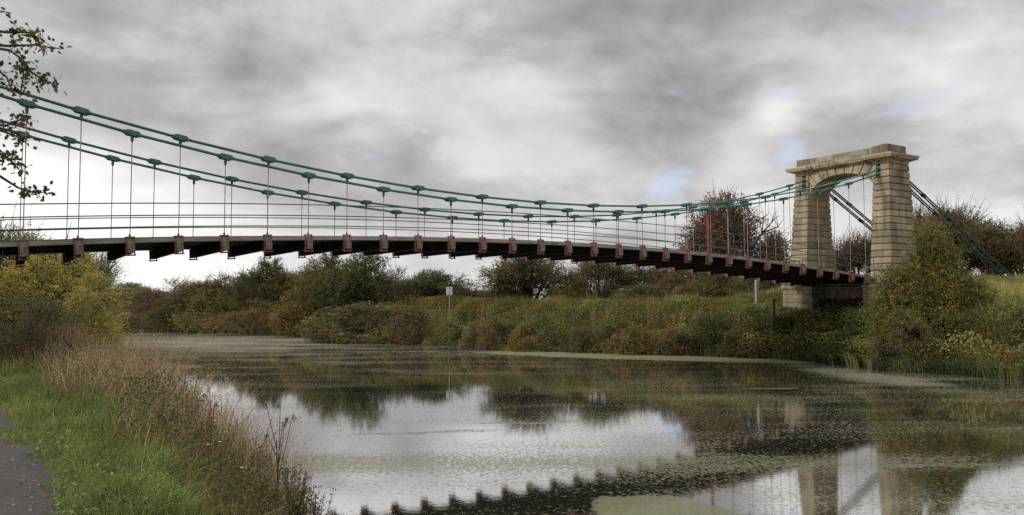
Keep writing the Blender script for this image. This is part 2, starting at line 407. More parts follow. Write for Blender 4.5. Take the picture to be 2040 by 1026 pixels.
# ------------------------------------------------------------------ river
m, T = new_mat('river_water')
pos = T.n('ShaderNodeNewGeometry').outputs['Position']
wv = T.vmath('ADD', pos, T.vmath('MULTIPLY', T.vmath('SUBTRACT', T.noise(pos, .5, 7, .66, color=True), (.5, .5, .5)), (2.0, 1.3, 0)))
def ell(x, y, rx, ry, rot, soft=.35, amt=1.0):
    mp = T.n('ShaderNodeMapping', vector_type='TEXTURE', ins={'Vector': wv, 'Location': (x, y, 0), 'Rotation': (0, 0, rot), 'Scale': (rx, ry, 1)})
    return T.step(T.vmath('LENGTH', T.vmath('MULTIPLY', mp.outputs[0], (1, 1, 0))), 1.0 + soft * .5, 1.0 - soft, 0, amt)
def mx(*a):
    r = a[0]
    for q in a[1:]: r = T.math('MAXIMUM', r, q)
    return r
mats = mx(ell(6.2, 40.2, 9.2, 1.75, -.50, .3, .95), ell(13.0, 29.5, 5.5, 1.3, -1.45, .9, .20),
          ell(1.0, 14.0, 8.2, .95, -.02, .9, .15), ell(8.0, 13.5, 6.0, .28, -.06, .8, .17), ell(2.05, 10.35, .84, 1.35, .25, .3, .62),
          ell(-15.6, 34.6, 2.0, 1.5, .3, .5, .55), ell(-1.9, 17.2, 1.7, .2, .25, .8, .22), ell(.6, 18.6, 1.4, .16, .1, .8, .18), ell(8.2, 25.5, 1.0, .12, .1, .5, .5), ell(-23, 56, 15, 17, .3, 1.2, .20))
fine = T.noise(T.vmath('MULTIPLY', pos, (1, 1.0, 0)), 21, 3, .7)
fine2 = T.noise(T.vmath('ADD', T.vmath('MULTIPLY', pos, (1, 1, 0)), (5, 2, 0)), 62, 2, .7)
grain = T.noise(T.vmath('MULTIPLY', pos, (1, .7, 0)), 13.0, 8, .82)
grain = T.math('ADD', T.math('MULTIPLY', T.math('SUBTRACT', grain, .5), 1.0), .5)
streak = T.noise(T.vmath('MULTIPLY', wv, (.16, .5, 0)), 1.0, 5, .6)
dens = T.math('ADD', T.math('MULTIPLY', streak, .30), T.math('MULTIPLY', mats, .62))
dens = T.math('ADD', dens, -.15)
thr = T.math('SUBTRACT', .53, dens)
speck = T.step(grain, thr, T.math('ADD', thr, .045))
wcol = T.mix(mats, T.ramp(streak, [(.35, (.085, .082, .062)), (.65, (.135, .13, .098))]), (.125, .135, .070))
wcol = T.mix(T.step(fine, .42, .62, .0, .5), wcol, (.07, .072, .042))
wcol = T.mix(T.math('MULTIPLY', ell(-23, 56, 15, 17, .3, 1.2, 1.0), .6), wcol, (.19, .18, .145))
weed = T.n('ShaderNodeBsdfDiffuse', ins={'Color': wcol})
rip = T.math('ADD', T.math('MULTIPLY', T.noise(T.vmath('MULTIPLY', pos, (1.0, 1.0, 0)), 9, 3, .6), 1.0), T.math('MULTIPLY', fine, .35))
bp = T.n('ShaderNodeBump', ins={'Strength': .02, 'Distance': .02, 'Height': rip})
gl = T.n('ShaderNodeBsdfGlossy', ins={'Color': (.95, .95, .96, 1), 'Roughness': .025, 'Normal': bp.outputs[0]})
df = T.n('ShaderNodeBsdfDiffuse', ins={'Color': (.026, .026, .015, 1)})
fr = T.n('ShaderNodeFresnel', ins={'IOR': 1.33})
clear = T.n('ShaderNodeMixShader', ins={0: T.math('ADD', T.math('MULTIPLY', fr.outputs[0], .30), .72, clamp=True), 1: df.outputs[0], 2: gl.outputs[0]})
sh = T.n('ShaderNodeMixShader', ins={0: T.math('MULTIPLY', speck, .80), 1: clear.outputs[0], 2: weed.outputs[0]})
finish(T, sh.outputs[0])
V = [ab(a, b, WZ) for (a, b) in ((-900, -250), (60, -250), (60, 700), (-900, 700))]
w = obj('river', np_mesh('river', np.array(V), [0, 1, 2, 3], [4], m)); setp(w, 'still dark river with floating green weed, mirroring clouds and trees', 'river', kind='structure')

# ------------------------------------------------------------------ suspension bridge
BR = empty('suspension_bridge', ab(0, CW / 2, 0), TH)
setp(BR, 'iron chain suspension bridge with green chains, red hangers and timber deck over the river', 'bridge')
DZ0, CAM = EYE + 2.0825, .26123
def deck_z(a): return DZ0 - CAM * (a / 10) ** 2
def chain_z(a, up): return DZ0 + (1.33667 if up else 1.12222) + .71985 * (a / 10) ** 2
def ia(i): return (i - MID) * SP
HB = CW / 2
I0, I1 = -3, 29
# unit meshes
mb = MB()
for y in (-.055, .055): mb.tube([(0, y, 0), (1, y, 0)], [.028, .028], 8)
link_me = mb.mesh('link_bar', M['chain_iron'], False)
mb = MB()
def stadium(mb, y0, y1, hl, r, hx=0.0):
    pts = []
    for k in range(7):
        t = -math.pi / 2 + math.pi * k / 6; pts.append((hl + r * math.cos(t), r * math.sin(t)))
    for k in range(7):
        t = math.pi / 2 + math.pi * k / 6; pts.append((-hl + r * math.cos(t), r * math.sin(t)))
    n = len(pts); vs = [(x, y0, z) for x, z in pts] + [(x, y1, z) for x, z in pts]
    fs = [tuple(range(n)), tuple(range(n, 2 * n))[::-1]] + [(i, i + n, (i + 1) % n + n, (i + 1) % n) for i in range(n)]
    mb.add(vs, fs)
for (y0, y1) in ((-.125, -.095), (-.018, .018), (.095, .125)): stadium(mb, y0, y1, .115, .066)
for x in (-.115, .115): mb.tube([(x, -.15, 0), (x, .15, 0)], [.036, .036], 10)
for x in (-.19, .19): mb.box(x - .03, x + .03, -.09, .09, -.036, .036, .010)
joint_me = mb.mesh('link_joint', M['chain_iron'])
mb = MB(); mb.tube([(0, 0, 0), (0, 0, 1)], [.0125, .0125], 7); hang_me = mb.mesh('hanger', M['hanger_iron'])
mb = MB(); mb.tube([(0, 0, 0), (0, 0, 1)], [.05, .05], 8); fat_me = mb.mesh('stout_hanger', M['red_iron'])
mb = MB(); mb.tube([(0, 0, 0), (0, 0, .04), (0, 0, .05), (0, 0, .13), (0, 0, .14), (0, 0, .20)], [.02, .03, .04, .04, .026, .026], 8); fork_me = mb.mesh('hanger_eye', M['chain_iron'])
# crossbeam: squared timber, ends slightly worn
BT, BBt = -.105, -.375
m, T = new_mat('shaded_crossbeam_weathered_ends')
oc = T.n('ShaderNodeTexCoord').outputs['Object']
yy_ = T.math('ABSOLUTE', T.n('ShaderNodeSeparateXYZ', ins={0: oc}).outputs['Y'])
nz_ = T.noise(T.vmath('MULTIPLY', oc, (4, 1.2, 4)), 4, 6, .65)
ends = T.step(T.math('ADD', yy_, T.math('MULTIPLY', nz_, .22)), HB + .06, HB + .20)
colb = T.mix(ends, (.006, .0055, .005), T.ramp(nz_, [(.3, (.05, .042, .034)), (.7, (.17, .135, .10))]))  # under-deck shade painted as a near-black middle; ends weathered brown
finish(T, principled(T, colb, .95, 0, nz_, .6, .012, .05)); M['beam_wood'] = m
mb = MB(); mb.box(-.08, .08, -HB - .16, HB + .16, BBt, BT, .018); beam_me = mb.mesh('crossbeam', M['beam_wood'])
mb = MB()   # iron stirrup holding the beam end (outward = -y)
for sx in (-.096, .096): mb.box(sx - .012, sx + .012, -.040, .040, BBt - .03, .02)
mb.box(-.125, .125, -.055, .055, BBt - .068, BBt - .031, .008)
mb.box(-.12, .12, -.05, .05, .021, .055, .008)
mb.tube([(0, 0, .05), (0, 0, .12)], [.032, .022], 8)
stir_me = mb.mesh('stirrup', M['red_iron'])

chains = {}
for far in (0, 1):
    y = HB if far else -HB
    for up in (1, 0):
        ch = empty('chain', (0, y, 0), 0, BR); chains[(far, up)] = ch
        js = [i for i in range(I0 - 1, I1 + 2) if (i % 2 == 1) == bool(up)]
        pts = [(-20.3, chain_z(-20.3, up))] + [(ia(i), chain_z(ia(i), up)) for i in js if -19.9 < ia(i) < 19.6] + [(20.35, chain_z(20.35, up))]
        # backstay down to the anchorage behind the far tower
        zb = (8.85 if up else 8.47); sl = -.467
        back = [(21.0, zb - .0)] + [(21.0 + k * 2.3 + (.55 if up else 1.6), zb + sl * (k * 2.3 + (.55 if up else 1.6))) for k in range(5)]
        back.append((33.6, zb + sl * 12.6))
        allp = pts + back
        for k in range(len(allp) - 1):
            (x0, z0), (x1, z1) = allp[k], allp[k + 1]
            ln = math.hypot(x1 - x0, z1 - z0)
            obj('link_bar', link_me, ch, (x0, 0, z0), (0, -math.atan2(z1 - z0, x1 - x0), 0), (ln, 1.25, 1.4) if x0 > 20 else (ln, 1, 1), M['shaded_iron'] if x0 > 20 else None)
        for k in range(1, len(allp) - 1):
            if abs(allp[k][0]) > 19.7 and allp[k][0] < 21.3: continue
            sl_ = math.atan2(allp[k + 1][1] - allp[k - 1][1], allp[k + 1][0] - allp[k - 1][0])
            obj('link_joint', joint_me, ch, (allp[k][0], 0, allp[k][1]), (0, -sl_, 0), (.8, .8, .8) if allp[k][0] > 20 else (1, 1, 1), M['shaded_iron'] if allp[k][0] > 20 else None)
beam_z = []
for i in range(I0, I1 + 1):
    a = ia(i); up = (i % 2 == 1); dz = deck_z(a)
    bm = obj('crossbeam', beam_me, BR, (a, 0, dz), (0, math.atan(2 * CAM * a / 100), 0))
    obj('stirrup', stir_me, bm, (0, -HB, 0)); obj('stirrup', stir_me, bm, (0, HB, 0), (0, 0, math.pi))
    for far in (0, 1):
        y = HB if far else -HB
        cz = chain_z(a, up)
        top = cz - .225
        ln = top - (dz + .05)
        me = fat_me if (i == 20 and not far) else hang_me
        sc = 1.0 if me is fat_me else (1.0, 1.5)[(i == 21 and not far)]
        h = obj('hanger', me, BR, (a, y, dz + .05), (0, 0, 0), (sc, sc, ln))
        if me is fat_me: h['label'] = 'stout red hanger bar, thicker than the rods beside it'
        e = obj('hanger_eye', fork_me, BR, (a, y, cz - .235)); e.parent = chains[(far, int(up))]; e.location = (a, 0, cz - .235)
def sweep(y0, y1, zt, zb, a0=-19.6, a1=19.75, n=80, dzf=deck_z):
    mb = MB(); xs = np.linspace(a0, a1, n); vs = []; fs = []
    for x in xs:
        d = dzf(x); vs += [(x, y0, d + zb), (x, y1, d + zb), (x, y1, d + zt), (x, y0, d + zt)]
    for k in range(n - 1):
        for i in range(4): fs.append((4 * k + i, 4 * k + 4 + i, 4 * k + 4 + (i + 1) % 4, 4 * k + (i + 1) % 4))
    fs.append((0, 1, 2, 3)); o = 4 * (n - 1); fs.append((o + 3, o + 2, o + 1, o))
    return mb.add(vs, fs)
for s in (-1, 1):
    yy = sorted((s * (HB + .02), s * (HB - .16)))
    obj('kerb', sweep(yy[0], yy[1], .012, -.103).mesh('kerb', M['kerb_wood']), BR)
    for k, hh in enumerate((.92, .60, .30)):
        mb = MB(); xs = np.linspace(-19.6, 19.3, 60)
        mb.tube([(x, s * (HB - .02), deck_z(x) + hh) for x in xs], [.017] * 60, 6)
        obj('rail', mb.mesh('rail', M['rail_iron'], True), BR)
    mb = MB(); mb.tube([(19.45, s * (HB - .02), deck_z(19.45) + z) for z in (.0, .3, .6)] + [(19.42, s * (HB - .02), deck_z(19.4) + .93)], [.022, .018, .016, .016], 7)
    obj('rail_end_post', mb.mesh('rail_end_post', M['rail_iron']), BR)
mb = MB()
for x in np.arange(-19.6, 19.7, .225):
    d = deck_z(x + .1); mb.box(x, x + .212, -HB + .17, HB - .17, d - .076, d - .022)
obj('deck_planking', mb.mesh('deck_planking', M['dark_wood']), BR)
mb = MB(); mb.box(19.76, 19.86, -HB - .15, HB + .15, deck_z(19.8) - .20, deck_z(19.8) + .0); obj('end_plate', mb.mesh('end_plate', M['red_iron']), BR)

# ------------------------------------------------------------------ stone tower
TW = empty('stone_tower', ab(20.85, CW / 2, 2.0), TH)
setp(TW, 'golden stone arched bridge tower with grooved piers and flat capping', 'tower')
ZB = 2.0                                              # root height; local z = world z - 2
def L(z): return z - ZB
def tap(z, v0, v1): return v0 + (v1 - v0) * (z - 2.95) / (8.82 - 2.95)
def pier_rect(z):   # local x (front/back), |y| inner/outer
    return tap(z, -1.30, -.84), tap(z, 1.15, .83), tap(z, 1.80, 1.84), tap(z, 2.90, 2.66)
def course_stack(mb, z0, z1, s, ylim=None, h=.322, top_open=False):
    n = max(1, round((z1 - z0) / h)); hh = (z1 - z0) / n; rings = []
    for k in range(n):
        for zz, ins in ((z0 + k * hh + .001, .06), (z0 + k * hh + .042, 0.0), (z0 + (k + 1) * hh - .042, 0.0), (z0 + (k + 1) * hh - .001, .06)):
            x0, x1, yi, yo = pier_rect(zz)
            ya, yb = yi + ins * .6, yo - ins
            if ylim:
                if ylim[0] is not None: ya = ylim[0]
                if ylim[1] is not None: yb = ylim[1]
            ys = sorted((s * ya, s * yb))
            rings.append((L(zz), x0 + ins, x1 - ins, ys[0], ys[1]))
    mb.loft(rings)
SLOT0, SLOT1, SLW = 8.12, 8.80, .115
for s in (-1, 1):
    mb = MB(); course_stack(mb, 2.952, SLOT0, s)
    course_stack(mb, SLOT0 + .001, SLOT1, s, (None, HB - SLW)); course_stack(mb, SLOT0 + .001, SLOT1, s, (HB + SLW, None))
    pr = obj('pier', mb.mesh('pier', M['stone']), TW)
    # frieze block under the cornice
    x0, x1, yi, yo = pier_rect(8.82); mb = MB(); ys = sorted((s * (yi - .02), s * yo))
    mb.loft([(L(8.802), x0, x1, ys[0], ys[1]), (L(8.93), x0, x1, ys[0], ys[1])]); obj('frieze', mb.mesh('frieze', M['stone_pale']), pr)
    mb = MB(); yc = s * HB   # iron saddle within the slot
    mb.box(-.78, .74, yc - .075, yc + .075, L(8.13), L(8.42)); mb.tube([(-.74, yc - .09, L(8.34)), (-.74, yc + .09, L(8.34))], [.10, .10], 10); mb.tube([(-.74, yc - .09, L(8.62)), (-.74, yc + .09, L(8.62))], [.09, .09], 10)
    obj('saddle', mb.mesh('saddle', M['chain_iron']), pr)
# arch of voussoirs
mb = MB(); NV = 13; ax, az, r_h = 1.84, 7.62, .98     # half span, springing, rise
def intr(t): return (ax * math.cos(t), az + r_h * math.sin(t))
def outer(t):
    cx, cz = 0.0, 6.6; p = intr(t); dx, dz = p[0] - cx, p[1] - cz
    k1 = (8.925 - p[1]) / dz if dz > 1e-6 else 1e9
    k2 = (1.845 * (1 if dx > 0 else -1) - p[0]) / dx if abs(dx) > 1e-6 else 1e9
    k2 = k2 if k2 > 1e-4 else 1e9
    ke = .80 / math.hypot(dx, dz) if abs(t - math.pi / 2) > .95 else 1e9
    k = min(k1, max(k2, .02), ke) if False else min(k1, ke)
    return (p[0] + dx * k, p[1] + dz * k)
ts = np.linspace(.0, math.pi, NV + 1)
for k in range(NV):
    g = .036
    sub = np.linspace(ts[k] + g * .5, ts[k + 1] - g * .5, 4)
    lo = [intr(t) for t in sub]; hi = [outer(t) for t in sub]
    poly = lo + hi[::-1]
    poly = [(min(max(y, -2.0), 2.0), z) for y, z in poly]
    n = len(poly)
    vs = [(-.80, y, L(z)) for y, z in poly] + [(.79, y, L(z)) for y, z in poly]
    fs = [tuple(range(n))[::-1], tuple(range(n, 2 * n))] + [(i, (i + 1) % n, (i + 1) % n + n, i + n) for i in range(n)]
    mb.add(vs, fs)
obj('arch', mb.mesh('arch', M['stone_pale']), TW)
# spandrel core a little behind the voussoir faces
mb = MB(); N = 24; tt = np.linspace(.02, math.pi - .02, N); lo = [(intr(t)[0], intr(t)[1] + .012) for t in tt]
vs = []
for x in (-.74, .73):
    vs += [(x, y, L(z)) for y, z in lo] + [(x, y, L(8.92)) for y, z in lo]
fs = []
for i in range(N - 1):
    fs += [(i, i + 1, N + i + 1, N + i), (2 * N + i, 3 * N + i, 3 * N + i + 1, 2 * N + i + 1), (i, 2 * N + i, 2 * N + i + 1, i + 1), (N + i, N + i + 1, 3 * N + i + 1, 3 * N + i)]
mb.add(vs, fs); obj('spandrel', mb.mesh('spandrel', M['stone']), TW)
# cornice: breaks forward over each pier
mb = MB()
def cornice(x0, x1, y0, y1, dz=0.0):
    prof = [(8.932, .0), (8.945, .03), (8.98, .10), (9.02, .20), (9.04, .27), (9.043, .30), (9.125, .31), (9.130, .335), (9.225, .345), (9.245, .29)]
    mb.loft([(L(z - dz), x0 - o, x1 + o, y0 - o, y1 + o) for z, o in prof])
for s in (-1, 1):
    ys = sorted((s * 1.80, s * 2.66)); cornice(-.86, .85, ys[0], ys[1])
prof = [(8.926, .0), (8.942, .03), (8.978, .10), (9.018, .18), (9.04, .24), (9.043, .27), (9.12, .28), (9.126, .30), (9.222, .31), (9.24, .26)]
mb.loft([(L(z), -.76 - o, .75 + o, -1.79, 1.79) for z, o in prof])
obj('cornice', mb.mesh('cornice', M['stone_pale']), TW)
mb = MB(); mb.box(-.80, .70, -1.745, .12, L(9.25), L(9.655), .012); mb.box(-.80, .70, .128, 1.745, L(9.25), L(9.655), .012); at = obj('attic', mb.mesh('attic', M['stone_grey']), TW)
mb = MB(); mb.box(-.82, .72, 2.18, 2.58, L(9.25), L(9.665), .015); mb.box(-.82, .72, 1.753, 2.172, L(9.25), L(9.66), .015); obj('capping_block', mb.mesh('capping_block', M['stone_brown']), TW)
mb = MB(); mb.box(-.82, .72, -2.172, -1.753, L(9.25), L(9.70), .015)
mb.loft([(L(9.25), -.82, .72, -2.60, -2.18), (L(9.70), -.82, .72, -2.60, -2.18), (L(9.76), -.70, .60, -2.50, -2.24)]); obj('capping_block', mb.mesh('capping_block', M['stone_brown']), TW)
# abutment under the deck end: two plinths with a recessed wall between them
mb = MB()
def plinth(y0, y1):
    mb.loft([(L(.4), -1.72, 1.5, y0, y1), (L(2.04), -1.72, 1.5, y0, y1), (L(2.065), -1.69, 1.5, y0 + .03, y1 - .03)])
    mb.loft([(L(2.067), -1.69, 1.5, y0 + .03, y1 - .03), (L(2.09), -1.72, 1.5, y0, y1), (L(2.49), -1.72, 1.5, y0, y1), (L(2.515), -1.69, 1.5, y0 + .03, y1 - .03)])
    mb.loft([(L(2.517), -1.69, 1.5, y0 + .03, y1 - .03), (L(2.54), -1.72, 1.5, y0, y1), (L(2.80), -1.72, 1.5, y0, y1), (L(2.815), -1.78, 1.5, y0 - .05, y1 + .05), (L(2.90), -1.78, 1.5, y0 - .05, y1 + .05), (L(2.948), -1.66, 1.45, y0 + .04, y1 - .04)])
plinth(1.15, 2.95); plinth(-2.95, -1.70)
ab_ = obj('abutment', mb.mesh('abutment', M['stone']), TW)
mb = MB(); mb.box(-.6, 1.48, -1.695, 1.145, L(.4), L(2.90)); obj('back_wall', mb.mesh('back_wall', M['stone_brown']), TW)
mb = MB(); mb.box(-1.2, 1.46, -1.78, 1.78, L(2.952), L(3.30)); obj('road_slab', mb.mesh('road_slab', M['stone_brown']), TW)

# ------------------------------------------------------------------ foliage builders
def leaves_arrays(cen, axis, ln, wd, rng):
    n = len(cen); side = unit(np.cross(axis, rdir(n, rng)))
    nor = np.cross(side, axis)
    ln = ln[:, None]; wd = wd[:, None]
    base = cen - axis * ln * .5; tip = cen + axis * ln * .5
    m1 = cen + side * wd * .5 + nor * wd * .15; m2 = cen - side * wd * .5 + nor * wd * .15
    V = np.stack([base, m1, tip, m2], 1).reshape(-1, 3)
    F = np.arange(n * 4)
    return V, F
def leaf_mesh(name, cen, axis, ln, wd, tint, mat, rng):
    V, F = leaves_arrays(cen, axis, ln, wd, rng)
    return np_mesh(name, V, F, np.full(len(cen), 4), mat, np.repeat(tint, 4))
def sprays(lobes, n_tw, per, tw_len, leaf, rng, shell=.5, droop=.15, outward=.8, hole=.42, hscale=3.0, wide=.55, seed=1, zmin=.01, up=.25):
    """leaves strung along short twigs that start through the volume of the lobes and grow outwards"""
    lobes = np.array(lobes, float)
    area = (lobes[:, 3] * lobes[:, 4] + lobes[:, 3] * lobes[:, 5] + lobes[:, 4] * lobes[:, 5]); pr = area / area.sum()
    k = rng.choice(len(lobes), size=int(n_tw * 1.9), p=pr); lb = lobes[k]; n = len(k)
    d = rdir(n, rng); r = shell + (1 - shell) * rng.random(n) ** .7
    st = lb[:, :3] + d * lb[:, 3:6] * r[:, None]
    # drop starts deep inside other lobes
    inside = np.zeros(n, bool)
    for j, q in enumerate(lobes):
        rr = np.linalg.norm((st - q[:3]) / q[3:6], axis=1); inside |= (rr < shell * .8) & (k != j)
    keep = (~inside | (rng.random(n) < .25)) & (vnoise(st, hscale, seed) > hole * rng.uniform(.85, 1.1, n)) & (st[:, 2] > zmin)
    st, d, lb = st[keep][:n_tw], d[keep][:n_tw], lb[keep][:n_tw]; n = len(st)
    g = unit(d / lb[:, 3:6] * lb[:, 3:6].mean(1, keepdims=True)) * outward + rdir(n, rng) * .55 + np.array([0, 0, up])
    g = unit(g); L_ = tw_len * rng.uniform(.5, 1.45, n) * np.where(rng.random(n) < .08, 1.7, 1.0)
    t = rng.random((n, per)) ** .8
    pts = st[:, None] + g[:, None] * (t * L_[:, None])[..., None]
    pts[..., 2] -= droop * (t ** 2) * L_[:, None]
    pts += rng.normal(size=pts.shape) * (leaf * .55)
    ax = unit(g[:, None] * .7 + rng.normal(size=pts.shape) * .65 + np.array([0, 0, -.25]))
    tint = np.clip(rng.normal(.45, .16, (n, 1)) + rng.normal(0, .13, (n, per)), 0, 1)
    cen = pts.reshape(-1, 3); ok = cen[:, 2] > zmin
    N_ = n * per
    return cen[ok], ax.reshape(-1, 3)[ok], (leaf * rng.uniform(.6, 1.4, N_))[ok], (leaf * wide * rng.uniform(.7, 1.3, N_))[ok], tint.reshape(-1)[ok], (st, g, L_)
def limbs(lobes, rng, base_r, nb=5, tw=None, twr=.0035, trunk_split=.25, frac=.5, n=5):
    """tapered stems from the root to each lobe, branches on to their outsides, thin twigs carrying leaves"""
    mb = MB(); lobes = np.array(lobes, float)
    for q in lobes:
        b0 = np.array([rng.normal(0, base_r * 1.2), rng.normal(0, base_r * 1.2), -.02]); c = q[:3]
        m1 = b0 * .6 + c * .4 + rng.normal(size=3) * .03; m1[2] = c[2] * .5
        mb.tube([b0, m1, c], [base_r, base_r * .7, base_r * .4], n + 1)
        for _ in range(nb):
            d = unit(rng.normal(size=3) + np.array([0, 0, .45])); e = c + d * q[3:6] * .85
            s0 = b0 * .25 + c * .75 if rng.random() < .4 else c
            mm = (s0 + e) / 2 + rng.normal(size=3) * .035
            mb.tube([s0, mm, e], [base_r * .38, base_r * .22, base_r * .08], 4, False)
            for _ in range(3):
                e2 = mm + unit(rng.normal(size=3) + d + np.array([0, 0, .3])) * q[3:6].mean() * .55
                mb.tube([mm, (mm + e2) / 2 + rng.normal(size=3) * .02, e2], [base_r * .16, base_r * .1, base_r * .04], 3, False)
    if tw is not None:
        st, g, L_ = tw; idx = rng.permutation(len(st))[:int(len(st) * frac)]
        for i in idx:
            c = lobes[np.argmin(np.linalg.norm(lobes[:, :3] - st[i], axis=1)), :3]
            s0 = st[i] * .55 + c * .45 + rng.normal(size=3) * .02
            mb.tube([s0, st[i], st[i] + g[i] * L_[i] * 1.05], [twr * 1.7, twr, twr * .4], 3, False)
    return mb
KIND = {}
def make_kind(key, lobes, n_tw, per, tw_len, leaf, seed, base_r=.022, twig_frac=.25, twr=.0035, nb=5, **kw):
    rng = np.random.default_rng(seed)
    cen, ax, ln, wd, ti, tw = sprays(lobes, n_tw, per, tw_len, leaf, rng, seed=seed, **kw)
    cm = leaf_mesh(key + '_crown', cen, ax, ln, wd, ti, P['olive'], rng)
    tm = limbs(lobes, rng, base_r, nb, tw, twr, frac=twig_frac).mesh(key + '_trunk', M['bark'])
    KIND[key] = (tm, cm)
def rl(seed, n, rad, zlo, zhi, rr, flat=.8):
    rng = np.random.default_rng(seed); out = []
    for k in range(n):
        t = 2 * math.pi * (k + rng.random() * .7) / n; z = rng.uniform(zlo, zhi); r0 = rad * rng.uniform(.5, 1) * (1.15 - .55 * max(0, (z - .5) / .5))
        q = rr * rng.uniform(.75, 1.2); out.append((r0 * math.cos(t), r0 * math.sin(t), z, q, q, q * flat))
    return out
make_kind('dense_a', rl(1, 8, .34, .22, .55, .25) + [(.03, .02, .70, .24, .24, .24), (0, 0, .4, .34, .34, .3)], 1900, 14, .11, .021, 1)
make_kind('dense_b', rl(2, 9, .36, .18, .60, .23) + [(-.12, .05, .72, .2, .2, .2), (.15, 0, .66, .2, .2, .2)], 1900, 14, .12, .020, 2)
make_kind('tall_a', rl(3, 7, .30, .22, .6, .22, 1.0) + [(.02, 0, .62, .22, .22, .26), (.05, .03, .80, .14, .14, .17)], 1700, 14, .11, .021, 3, hole=.45)
make_kind('arching', rl(4, 9, .40, .25, .62, .2, .75) + [(0, .05, .68, .24, .24, .2)], 1500, 15, .20, .019, 4, droop=.65, hole=.46, wide=.45, twig_frac=.4)
make_kind('twiggy', rl(5, 8, .33, .30, .78, .2, 1.1) + [(0, 0, .72, .22, .22, .24)], 1500, 6, .16, .017, 5, outward=.7, hole=.40, twig_frac=1.0, twr=.0028, nb=8, up=.7, shell=.35)
make_kind('sparse', rl(6, 9, .36, .28, .72, .2, .95) + [(.05, 0, .74, .2, .2, .22)], 1500, 9, .14, .021, 6, hole=.47, twig_frac=.8, twr=.003, nb=7, up=.3, shell=.4)
make_kind('dome', rl(9, 9, .34, .30, .66, .22, 1.0) + [(0, 0, .70, .27, .27, .24), (.1, .1, .45, .3, .3, .25)], 2000, 11, .12, .020, 9, hole=.46, twig_frac=.7, twr=.003, nb=7, up=.05, droop=.35, shell=.45)
make_kind('mound', rl(7, 11, .40, .12, .50, .25, 1.2) + [(0, 0, .55, .34, .34, .36)], 2600, 12, .09, .022, 7, hole=.30, wide=.7, droop=.4)
make_kind('mound_b', rl(8, 9, .36, .15, .55, .25, 1.1) + [(.1, 0, .6, .28, .28, .32)], 2300, 12, .12, .020, 8, hole=.34, wide=.55, droop=.5)

def tree(name, kind, pal, px, Y, wpx, top, base, label, group, cat='tree', rz=None, deep=1.0):
    """a woody plant Y metres ahead; wpx wide and reaching up to the row top of the photograph"""
    x = seen(px, Y); h = hgt(top, Y, px) - base; w_ = wpx / F_PX * Y
    t = empty(name, (x, Y, base), random.random() * 6.28 if rz is None else rz)
    setp(t, label, cat, group)
    tm, cm = KIND[kind]
    s = (w_ * 1.06, w_ * deep, h * {'twiggy': .90, 'dome': .96, 'sparse': .97}.get(kind, 1.10))
    obj('trunk', tm, t, scale=s); obj('crown', cm, t, scale=s, mat=P[pal])
    return t

